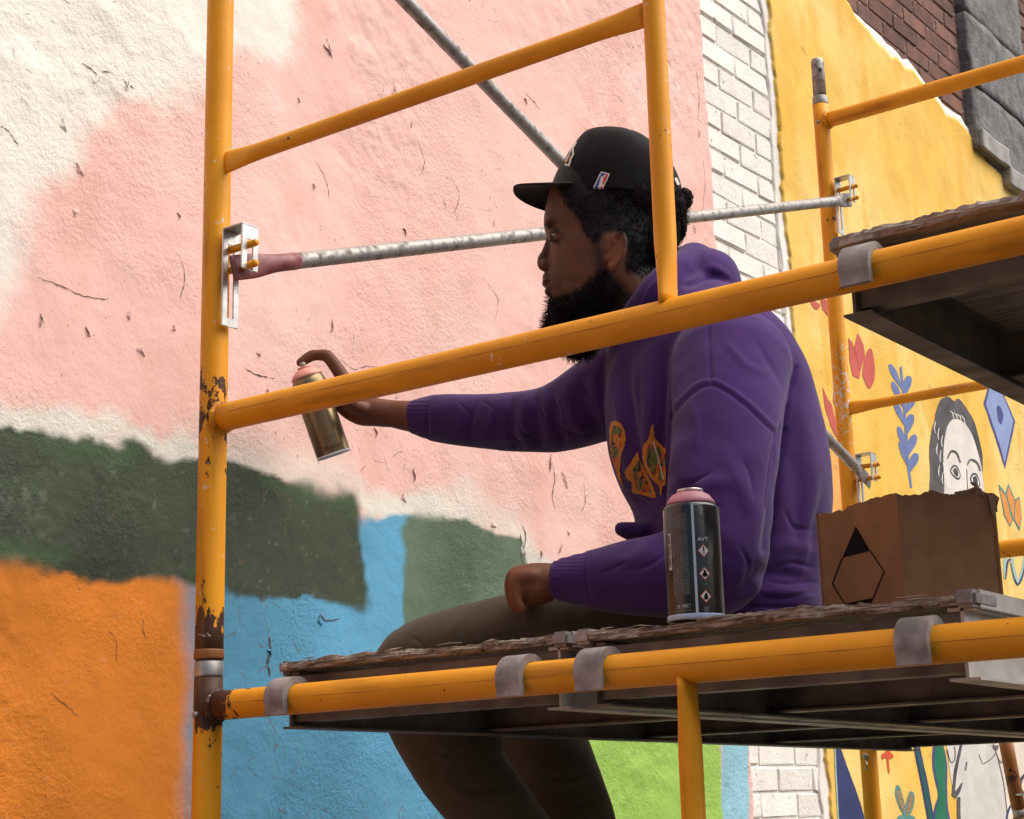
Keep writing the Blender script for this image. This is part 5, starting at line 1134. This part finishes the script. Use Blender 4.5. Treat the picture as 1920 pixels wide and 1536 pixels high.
# sharper pinched creases: elbow, inner elbow, waist, shoulder
for pts, wp, mm in [([(1000, 745), (1012, 770), (1008, 800)], 3.2, -3.2), ([(1022, 730), (1040, 760), (1046, 790)], 3.5, -3.5), ([(968, 790), (985, 815), (1015, 830)], 3.5, -3.5), ([(1048, 800), (1075, 815), (1110, 812)], 4, -3.5), ([(1085, 720), (1105, 735), (1120, 770)], 4, -3), ([(935, 800), (960, 822), (975, 842)], 3, -2.5), ([(910, 752), (925, 770), (930, 800)], 3, -2.2), ([(860, 755), (880, 775), (885, 800)], 3, -1.8)]: fold(pts, wp, mm, 2.62, 9)
for pts, wp, mm in [([(1262, 935), (1300, 950), (1345, 945)], 4, -4), ([(1270, 905), (1300, 895), (1330, 880)], 4.5, -3), ([(1255, 985), (1290, 1010), (1340, 1015)], 4, -2.5), ([(1385, 1030), (1400, 1055), (1395, 1085)], 4, -3), ([(1180, 1065), (1215, 1055), (1245, 1035)], 4, -2.5), ([(1120, 1075), (1150, 1062), (1175, 1050)], 3.5, -2), ([(1130, 1100), (1165, 1108), (1205, 1105)], 3.5, -2), ([(1395, 860), (1410, 890), (1415, 930)], 5, -2), ([(1300, 760), (1310, 800), (1305, 840)], 6, 2)]: fold(pts, wp, mm, 0, 2.62)
for pts, wp, mm in [([(1455, 1060), (1490, 1052), (1530, 1060)], 4, -3), ([(1440, 1085), (1480, 1092), (1535, 1090)], 4, -3), ([(1420, 1112), (1470, 1118), (1530, 1110)], 3.5, -2.6), ([(1470, 960), (1490, 985), (1530, 990)], 5, -2.5), ([(1205, 700), (1200, 740), (1208, 790)], 4, -2.5), ([(1228, 690), (1232, 750), (1230, 800)], 4, -2.5), ([(1165, 905), (1190, 930), (1220, 945)], 4, -3), ([(1420, 640), (1450, 690), (1470, 740)], 6, -1.8), ([(1360, 640), (1400, 680), (1440, 700)], 8, 2)]: fold(pts, wp, mm)
# ribbed cuffs
rib = np.where((X_ < 1100) & (X_ > 1040) & (dep_ < 2.62), sstep(1100, 1094, X_), 0)+np.where((X_ < 806) & (dep_ > 2.62), sstep(806, 801, X_), 0)
disp += rib*.0004*np.sin(Y_*2*np.pi/7.5)-rib*.0012
disp += .0050*noise3(P_, 8, 29)+.0030*noise3(P_, 16, 31)+.0014*noise3(P_, 34, 47)
setco(hood.data, P_+N_*disp[:, None])

# chest embroidery, stitched onto the cloth
hood.data.update(); bvh = BVHTree.FromObject(hood, bpy.context.evaluated_depsgraph_get())
def cast(tree, px, py, off):
    d = Vector(ray(px, py)).normalized(); hit = tree.ray_cast(Vector(CAM), d)
    if hit[0] is None: return None
    n_ = hit[1]
    if n_.dot(d) > 0: n_ = -n_
    return hit[0]+n_*off
def decal(name, tree, cells, m_list, parent, off=.0012, step=2.0, x0=0, x1=0, y0=0, y1=0):
    """cells(x,y)->material index or -1, evaluated on a pixel grid and laid on the surface"""
    nx, ny = int((x1-x0)/step)+1, int((y1-y0)/step)+1; idx = {}; V = []; Fc = []; M = []
    def vid(i, j):
        if (i, j) not in idx:
            p = cast(tree, x0+i*step, y0+j*step, off); idx[(i, j)] = None
            if p is not None: idx[(i, j)] = len(V); V.append(p)
        return idx[(i, j)]
    gx, gy = np.meshgrid(x0+(np.arange(nx)+.5)*step, y0+(np.arange(ny)+.5)*step, indexing='ij'); K = cells(gx, gy)
    for i in range(nx):
        for j in range(ny):
            if K[i, j] < 0: continue
            q = [vid(i, j), vid(i, j+1), vid(i+1, j+1), vid(i+1, j)]
            if None in q or max((V[a]-V[b_]).length for a in q for b_ in q) > .05: continue
            Fc.append(q); M.append(int(K[i, j]))
    me = mesh(name, V, Fc); me.polygons.foreach_set('material_index', M); return link(name, me, parent, m_list)
def ins(poly, x, y): return sdf(poly, x, y) < 0
e1 = [tuple(p) for p in smooth_closed([(1148, 792), (1156, 789), (1166, 796), (1173, 812), (1173, 832), (1166, 855), (1164, 885), (1168, 905), (1171, 915), (1160, 895), (1150, 865), (1144, 828), (1144, 806)])]
e1i = [tuple(p) for p in smooth_closed([(1150, 802), (1158, 799), (1167, 808), (1169, 826), (1162, 850), (1160, 880), (1152, 862), (1147, 830)])]
e2 = [tuple(p) for p in smooth_closed([(1196, 848), (1184, 868), (1174, 882), (1176, 896), (1185, 904), (1187, 922), (1208, 928), (1230, 934), (1228, 918), (1220, 900), (1210, 880), (1200, 862)])]
e2i = [tuple(p) for p in smooth_closed([(1200, 862), (1190, 876), (1183, 890), (1192, 900), (1194, 918), (1214, 924), (1222, 920), (1212, 896), (1204, 876)])]
e3 = [tuple(p) for p in smooth_closed([(1222, 800), (1226, 799), (1228, 820), (1242, 836), (1256, 850), (1256, 900), (1244, 912), (1240, 934), (1237, 912), (1222, 896), (1208, 870), (1207, 838), (1216, 824)])]
e3i = [tuple(p) for p in smooth_closed([(1226, 828), (1238, 842), (1250, 855), (1252, 888), (1240, 902), (1226, 890), (1214, 868), (1213, 842)])]
for o_l, i_l in ((e1, e1i), (e2, e2i), (e3, e3i)):
    def emb(x, y):
        K = np.full(x.shape, -1)
        K[ins(o_l, x, y)] = 0; q = ins(i_l, x, y); v = noise2(x*.06+7, y*.022, 2.2, 12); u = noise2(x*.20, y*.05, 2.5, 14); K[q] = 1; K[q & (v > .06)] = 2; K[q & (v < -.22)] = 0; K[q & (u < -.22)] = 4; K[q & (np.abs(x-1226-(y-830)*.28) < 1.2)] = 3
        K[x > 1249] = -1; return K
    decal('chest_embroidery', bvh, emb, ['thread_orange', 'thread_red', 'thread_green', 'thread_white', 'thread_dark'], hood, .0014, 1.6, 1136, 1262, 785, 940)['label'] = 'orange outlined appliqué with red and green filling'

# grey shirt tail under the hem
k = MB(); slices(k, [(1232, 1266, 1532, .172, 8), (1215, 1262, 1534, .176, 8), (1190, 1262, 1530, .170, 8)], DB, 8, n=40, p=2.1); k.build('shirt_tail', 'shirt_grey', person)

# ---------------------------------------------------------------- trousers
t = MB()
t.limb([(PP(*q), r, s) for q, r, s in zip(NL, (.100, .092, .084, .074, .074, .074, .066, .060), (.068, .060, .060, .068, .072, .072, .066, .058))], 30)
t.limb([(PP(*q), r, s) for q, r, s in zip(FLg, (.100, .092, .084, .078, .082, .084, .078, .064), (.068, .060, .060, .066, .080, .084, .078, .064))], 30)
t.ell(PP(1395, 1150, DB), [RH*.125, QV*.160, UPV*.075], 30)
tr = t.build('trousers', 'trouser_olive', person)
to_mesh(tr, [('REMESH', dict(mode='VOXEL', voxel_size=.0052)), ('SMOOTH', dict(factor=.5, iterations=8)), ('SUBSURF', dict(levels=1, render_levels=1))])
P_ = co(tr.data); N_ = no(tr.data); X_, Y_ = pixv(P_); view = P_-CAM; view /= np.linalg.norm(view, axis=1)[:, None]; fc = sstep(-.15, .35, -(N_*view).sum(1)); dep_ = (P_-CAM) @ FH; disp = np.zeros(len(P_)); WX, WY = 12*noise3(P_, 14, 61), 12*noise3(P_, 14, 67)
for pts, wp, mm in [([(1000, 1105), (990, 1130), (985, 1180)], 7, 2.5), ([(1100, 1110), (1090, 1150), (1095, 1190)], 9, -2), ([(1180, 1120), (1200, 1150), (1240, 1170)], 12, -4), ([(1220, 1125), (1240, 1140), (1290, 1150)], 8, 4), ([(860, 1160), (845, 1190), (850, 1220)], 10, 2),
                    ([(960, 1400), (1020, 1440), (1080, 1430)], 14, -6), ([(980, 1440), (1040, 1480), (1110, 1470)], 12, 5), ([(1000, 1500), (1060, 1520), (1130, 1510)], 14, -5), ([(780, 1390), (840, 1440), (930, 1420)], 16, -4), ([(830, 1460), (900, 1500), (980, 1480)], 14, 4)]: fold(pts, wp, mm)
for pts, wp, mm in [([(1130, 1112), (1150, 1135), (1160, 1165)], 4, -3), ([(1165, 1118), (1190, 1130), (1215, 1128)], 4, -3), ([(1075, 1108), (1085, 1130), (1080, 1160)], 4, -2), ([(1010, 1112), (1018, 1140), (1012, 1170)], 4, -2), ([(880, 1150), (868, 1180), (876, 1205)], 4, -1.8), ([(770, 1195), (790, 1205), (800, 1225)], 4, -2), ([(990, 1410), (1030, 1425), (1075, 1415)], 5, -4), ([(1005, 1460), (1045, 1470), (1100, 1455)], 5, -4), ([(1030, 1500), (1070, 1512), (1118, 1500)], 5, -4), ([(800, 1400), (850, 1415), (905, 1400)], 5, -4), ([(850, 1470), (905, 1480), (950, 1465)], 5, -3.5)]: fold(pts, wp, mm)
fold([(1290, 1165), (1150, 1168), (1000, 1180), (860, 1215)], 2.6, -1.6, taper=False)      # outer seam
disp += .0035*noise3(P_, 13, 71)+.0016*noise3(P_, 30, 83)
P2 = P_+N_*disp[:, None]
# cloth flattens where it is sat on and hangs clear of the plank's edge
flat = (P2[:, 0] > .10) & (P2[:, 0] < .63) & (P2[:, 2] < .0565) & (P2[:, 2] > -.06) & (P2[:, 1] > .03); P2[flat, 2] = .0565
edge = (P2[:, 0] > .108) & (P2[:, 0] < .17) & (P2[:, 2] < .050) & (P2[:, 2] > -.040); P2[edge, 0] = .108
setco(tr.data, P2)

# shoes, dangling below the picture
for q, dn in ((NL[-1], 0), (FLg[-1], 1)):
    c = PP(*q); fd = fdir(-8); k = MB()
    k.limb([(c+UPV*.0-fd*.01, .045, .04), (c-UPV*.05-fd*.02, .042, .042), (c-UPV*.055+fd*.06, .046, .034), (c-UPV*.065+fd*.14, .045, .026), (c-UPV*.068+fd*.18, .036, .020)], 20); s_ = k.build('shoe', 'shoe_black', person)
    to_mesh(s_, [('REMESH', dict(mode='VOXEL', voxel_size=.006)), ('SMOOTH', dict(factor=.5, iterations=4))])
    k = MB(); k.limb([(c-UPV*.093-fd*.045, .036, .012), (c-UPV*.093+fd*.06, .044, .012), (c-UPV*.091+fd*.17, .040, .012)], 20); k.build('sole', 'shoe_sole', s_)

# ---------------------------------------------------------------- cap
k = MB()
slices(k, [((376, 398), 1046, 1277, .0840), ((352, 372), 1045, 1278, .0850), ((325, 342), 1049, 1273, .0845), ((296, 314), 1062, 1259, .0800), ((271, 288), 1079, 1236, .0700), ((256, 270), 1091, 1216, .0545), ((248.5, 260), 1104, 1200, .036), ((246, 254.5), 1120, 1182, .014)], DB, PH, n=64, p=2.1, step=8)
cap = k.build('cap', 'cap_black', person)
P_ = co(cap.data); a_ = np.arctan2((P_-PP(1158, 320, DB)) @ s__, (P_-PP(1158, 320, DB)) @ f_)
seam = np.min([np.abs((a_-q+np.pi) % (2*np.pi)-np.pi) for q in (0, 1.05, 2.09, 3.14, -1.05, -2.09)], axis=0); r_ = np.linalg.norm((P_-PP(1158, 320, DB))[:, :2], axis=1)
setco(cap.data, P_-no(cap.data)*(.0016*np.exp(-(seam*r_/.0022)**2))[:, None]+no(cap.data)*(.0012*noise3(P_, 22, 5))[:, None])
k = MB(); k.ell(PP(1189, 257.5, DB), [RH*.0080, QV*.0085, UPV*.0042], 16); k.build('button', 'cap_black', cap)
k = MB(); nu, nv = 16, 33; V = []
for side_ in (0, 1):
    for i in range(nu):
        for j in range(nv):
            u = i/(nu-1); v = -1+2*j/(nv-1); w_ = math.sqrt(max(0, 1-abs(v)**2.6))
            x = 1056+24*v*v-(94*w_)*u; y = 351+25*v*v*(1-.25*u)+3.5*u+side_*0
            V.append(H(x, y, .0795*v*(1-.10*u))-UPV*.0038*side_)
n1 = nu*nv; Fc = []
for i in range(nu-1):
    for j in range(nv-1):
        a = i*nv+j; Fc += [(a, a+nv, a+nv+1, a+1), (n1+a, n1+a+1, n1+a+nv+1, n1+a+nv)]
for j in range(nv-1): a = (nu-1)*nv+j; Fc.append((a, n1+a, n1+a+1, a+1)); Fc.append((j, j+1, n1+j+1, n1+j))
k.add(V, Fc); brim = fixn(k.build('brim', 'cap_black', cap, sharp=.9))
cb = BVHTree.FromPolygons([tuple(v) for v in co(cap.data)], [tuple(p.vertices) for p in cap.data.polygons])
# league patch: white rim, blue and red halves, white player silhouette
Bq = [np.array(p) for p in ((1127, 322), (1142, 326.5), (1124, 369), (1107, 364.5))]
def badge(x, y):
    o0 = Bq[3]; ex = Bq[2]-Bq[3]; ey = Bq[0]-Bq[3]; det = ex[0]*ey[1]-ex[1]*ey[0]
    u = ((x-o0[0])*ey[1]-(y-o0[1])*ey[0])/det; v = (ex[0]*(y-o0[1])-ex[1]*(x-o0[0]))/det
    K = np.full(x.shape, -1); rr = np.maximum(np.abs(u-.5)-.36, 0)**2*.16+np.maximum(np.abs(v-.5)-.44, 0)**2
    inside = (u > 0) & (u < 1) & (v > 0) & (v < 1) & (rr < .0035); K[inside] = 0
    inn = (np.abs(u-.5) < .39) & (np.abs(v-.5) < .455); K[inn & (u < .52)] = 1; K[inn & (u >= .52)] = 2
    fig = ((u-.58)**2+((v-.86)*2.4)**2 < .012) | ((np.abs(u-.50-.10*np.sin(v*5)) < .15*np.clip(1.25-abs(v-.55)*1.6, .25, 1)) & (v > .12) & (v < .82)) | ((u-.80)**2+((v-.46)*2.2)**2 < .010)
    K[inn & fig] = 0; K[inn & (v < .16) & (u < .62)] = 1; K[inn & (v > .08) & (v < .135) & (u > .16) & (u < .56) & (np.sin(u*42) > -.2)] = 0
    return K
decal('side_patch', cb, badge, ['thread_white', 'thread_blue', 'thread_red'], cap, .0016, .75, 1104, 1146, 319, 372)['label'] = 'small upright patch, blue and red with a white figure'
MATS['thread_red2'] = mat('thread_crimson', (.48, .02, .03), rough=.8); scene.objects[[o.name for o in cap.children if o.name.startswith('side_patch')][0]].data.materials[2] = MATS['thread_crimson']
fl1 = [(1081, 268), (1075, 279), (1076, 290), (1071, 299), (1068, 311), (1061, 309), (1056, 318), (1051, 329)]
def front(x, y):
    d = polyd(x, y, fl1); K = np.full(x.shape, -1); K[d < 1.7] = 0
    K[(polyd(x, y, [(1067, 294), (1063, 303)]) < 2.6)] = 1; K[polyd(x, y, [(1077, 272), (1069, 290), (1061, 304)]) < 1.0] = 0; return K
decal('front_emblem', cb, front, ['thread_white', 'thread_orange'], cap, .0016, .8, 1046, 1084, 264, 332)
decal('back_label', cb, lambda x, y: np.where(polyd(x, y, [(1266, 336), (1270, 345)]) < 2.5, 0, -1), ['thread_white'], cap, .0016, .8, 1260, 1276, 330, 350)

# ---------------------------------------------------------------- hair and beard
hr = MB()
slices(hr, [((356, 372), 1056, 1283, .0815), ((378, 392), 1064, 1287, .0835), ((402, 408), 1080, 1286, .080), ((424, 428), 1100, 1282, .0715), ((444, 448), 1128, 1276, .066), ((452, 466), 1166, 1268, .066), ((472, 490), 1188, 1256, .068), ((496, 512), 1206, 1244, .056)], DB, PH, n=48, p=2.15)
hair = hr.build('hair', 'hair_black', person)
to_mesh(hair, [('REMESH', dict(mode='VOXEL', voxel_size=.004)), ('SMOOTH', dict(factor=.5, iterations=4))])
P_ = co(hair.data); setco(hair.data, P_+no(hair.data)*(.006*noise3(P_, 75, 3)+.004*noise3(P_, 140, 8)-.001)[:, None])
bd = MB()
for c, ax in [((1072, 592), (.040, .045, .030)), ((1062, 615), (.036, .042, .040)), ((1085, 632), (.036, .044, .034)), ((1046, 566), (.014, .022, .012))]: bd.ell(H(*c), [f_*ax[0], s__*ax[1], UPV*ax[2]], 20)
for sg in (1, -1): bd.limb([(H(1062, 592, sg*.022), .024), (H(1095, 582, sg*.046), .019), (H(1122, 552, sg*.060), .011), (H(1132, 532, sg*.060), .006)], 14)
beard = bd.build('beard', 'hair_black', person)
to_mesh(beard, [('REMESH', dict(mode='VOXEL', voxel_size=.004)), ('SMOOTH', dict(factor=.5, iterations=3))])
P_ = co(beard.data); setco(beard.data, P_+no(beard.data)*(.006*noise3(P_, 80, 13)+.004*noise3(P_, 150, 18))[:, None])
def curls(name, src, count, Lr, curl, par, seed, mask=None, drop=(0, 0, 0), wd=.0006):
    r = np.random.default_rng(seed); me = src.data; me.calc_loop_triangles(); P = co(me); N = no(me); T = np.empty(len(me.loop_triangles)*3, int); me.loop_triangles.foreach_get('vertices', T); T = T.reshape(-1, 3)
    if mask is not None: T = T[mask(P)[T[:, 0]]]
    A = np.linalg.norm(np.cross(P[T[:, 1]]-P[T[:, 0]], P[T[:, 2]]-P[T[:, 0]]), axis=1); pick = r.choice(len(T), count, p=A/A.sum()); w = r.dirichlet((1, 1, 1), count)
    c = (P[T[pick]]*w[:, :, None]).sum(1); n_ = (N[T[pick]]*w[:, :, None]).sum(1)
    nz = lambda a: a/(np.linalg.norm(a, axis=-1, keepdims=True)+1e-9)
    n_ = nz(n_); d = nz(n_+r.normal(0, .45, (count, 3))+np.array(drop)); L = r.uniform(*Lr, (count, 1)); t1 = nz(np.cross(d, r.normal(0, 1, (count, 3)))); t2 = np.cross(d, t1); ph = r.uniform(0, 6.28, (count, 1))
    V = []
    for i, rad in enumerate((wd, wd, wd*.9, wd*.7, wd*.25)):
        s = i/4; a = ph+s*5.5; p = c-n_*.002+d*L*s+(t1*np.cos(a)+t2*np.sin(a))*curl*s
        for q in (0, 2.094, 4.189): V.append(p+(t1*math.cos(q)+t2*math.sin(q))*rad)
    V = np.stack(V, 1).reshape(-1, 3); base = []
    for i in range(4):
        for q in range(3): base.append((i*3+q, i*3+(q+1) % 3, i*3+3+(q+1) % 3, i*3+3+q))
    Q = (np.array(base)[None]+np.arange(count)[:, None, None]*15).reshape(-1, 4)
    me2 = bpy.data.meshes.new(name); me2.vertices.add(len(V)); me2.vertices.foreach_set('co', V.ravel()); me2.loops.add(Q.size); me2.loops.foreach_set('vertex_index', Q.ravel()); me2.polygons.add(len(Q)); me2.polygons.foreach_set('loop_start', np.arange(0, Q.size, 4)); me2.update(calc_edges=True)
    o = link(name, me2, par, 'hair_black'); tag(o, kind='stuff'); return o
EAR = [(1130, 432), (1152, 426), (1176, 436), (1178, 470), (1172, 510), (1130, 512)]
def off_ear(P): x, y = pixv(P); return sdf(EAR, x, y) > 2
curls('hair_curls', hair, 5000, (.004, .012), .0035, hair, 5, mask=off_ear)
def on_scalp(P):
    x, y = pixv(P); return (P[:, 2] > .55) & (y > 360) & (y < 520) & (sdf(scalp, x, y) < -1)
curls('hair_curls', person, 5500, (.003, .008), .003, hair, 15, mask=on_scalp)
def on_jaw(P):
    x, y = pixv(P); return (P[:, 2] > .5) & (y > 455) & (y < 620) & (sdf(BEARD, x, y) < -3)
curls('beard_curls', person, 3200, (.002, .006), .002, beard, 16, mask=on_jaw, drop=(0, 0, -.3), wd=.00045)
curls('beard_curls', beard, 5200, (.005, .017), .0035, beard, 6, drop=(0, 0, -.25), wd=.0005)
# curls that stick out behind, under the cap
k = MB(); k.ell(PP(1282, 374, DB), [RH*.014, QV*.03, UPV*.016], 16); k.ell(PP(1275, 425, DB), [RH*.010, QV*.03, UPV*.022], 16); tuft = k.build('hair_tuft', 'hair_black', hair); curls('hair_curls', tuft, 900, (.004, .012), .004, hair, 9)

# ================================================================== HELD SPRAY CAN
mat('can_bronze', (.30, .215, .115), (.23, .165, .085), scale=24, rough=.30, rough2=.42, metal=.75, stretch=(1, 1, .2)); mat('can_bronze_dark', (.17, .115, .06), rough=.4, metal=.6); mat('cap_salmon', (.70, .30, .23), (.62, .26, .20), scale=30, rough=.45); mat('nozzle_grey', (.33, .28, .23), rough=.5)
mat('can_white_rim', (.66, .66, .68), rough=.35); mat('can_under', (.16, .155, .15), rough=.5, metal=.4); mat('print_brown', (.06, .038, .018), rough=.5)
cb0, ct0 = PP(626, 852.5, DC+.014), PP(575.5, 707, DC-.016); ca = ct0-cb0; CL = np.linalg.norm(ca); ca /= CL; CR2 = .0322
sc_ = thing('spray_can', cb0, 'bronze aerosol can with salmon collar held in the outstretched hand', 'spray can')
k = MB(); k.lathe(cb0, ca, [(CR2-.002, .0015), (CR2, .003), (CR2, CL-.010), (CR2-.0015, CL-.006), (CR2-.003, CL-.004), (CR2-.0030, CL-.001)], 56); hb = k.build('body', 'can_bronze', sc_, sharp=.8)
k = MB(); k.lathe(cb0, ca, [(CR2-.0035, -.0005), (CR2+.0002, -.0022), (CR2+.0008, -.0002), (CR2+.0006, .0028)], 56); k.build('base_rim', 'can_white_rim', sc_)
k = MB(); k.lathe(cb0, ca, [(CR2-.0034, .0005), (CR2-.010, .0045), (.004, .0065), (.002, .0075)], 40); k.build('base_dome', 'can_under', sc_)
k = MB(); k.lathe(cb0+ca*CL, ca, [(CR2-.0028, -.001), (CR2-.0020, .0015), (CR2-.004, .005), (CR2-.010, .011), (CR2-.017, .0155), (.0120, .0168)], 44); k.build('collar', 'cap_salmon', sc_)
k = MB(); k.lathe(cb0+ca*CL, ca, [(.0122, .017), (.0128, .0185), (.0118, .0200), (.0060, .0202)], 28); k.build('valve_cup', 'cap_salmon', sc_)
k = MB(); k.lathe(cb0+ca*CL, ca, [(.0056, .0203), (.0054, .0270), (.0044, .0285)], 18); k.build('nozzle', 'nozzle_grey', sc_)
u_ = QV-ca*(QV @ ca); u_ /= np.linalg.norm(u_); v_ = np.cross(ca, u_)
if v_ @ RH < 0: v_ = -v_
def hp(a, z, off=.0005): q = a/CR2; return cb0+ca*z+(u_*math.cos(q)+v_*math.sin(q))*(CR2+off)
def hpatch(name, m, a0, a1, z0, z1, n=8):
    k = MB(); A = np.linspace(a0, a1, n); k.add([hp(a, z0) for a in A]+[hp(a, z1) for a in A], [(i, i+1, n+i+1, n+i) for i in range(n-1)]); return k.build(name, m, hb)
hpatch('label_band', 'can_bronze_dark', -.046, -.019, .004, CL-.012, 10)
hpatch('printed_block', 'print_brown', -.012, -.005, .013, .018); 
for i, (a0, a1) in enumerate([(-.003, .002), (.003, .009), (.010, .013), (.014, .022)]): hpatch('printed_line', 'print_brown', a0, a1, .0135, .0155)
hpatch('printed_line', 'print_brown', -.012, .020, .0105, .0115); hpatch('printed_line', 'print_brown', -.008, .018, .030, .0308); hpatch('printed_line', 'print_brown', -.006, .016, .034, .0348)
for o in [o for o in scene.objects if o.parent is None and o.type not in ('CAMERA',)]: o.location.z += G
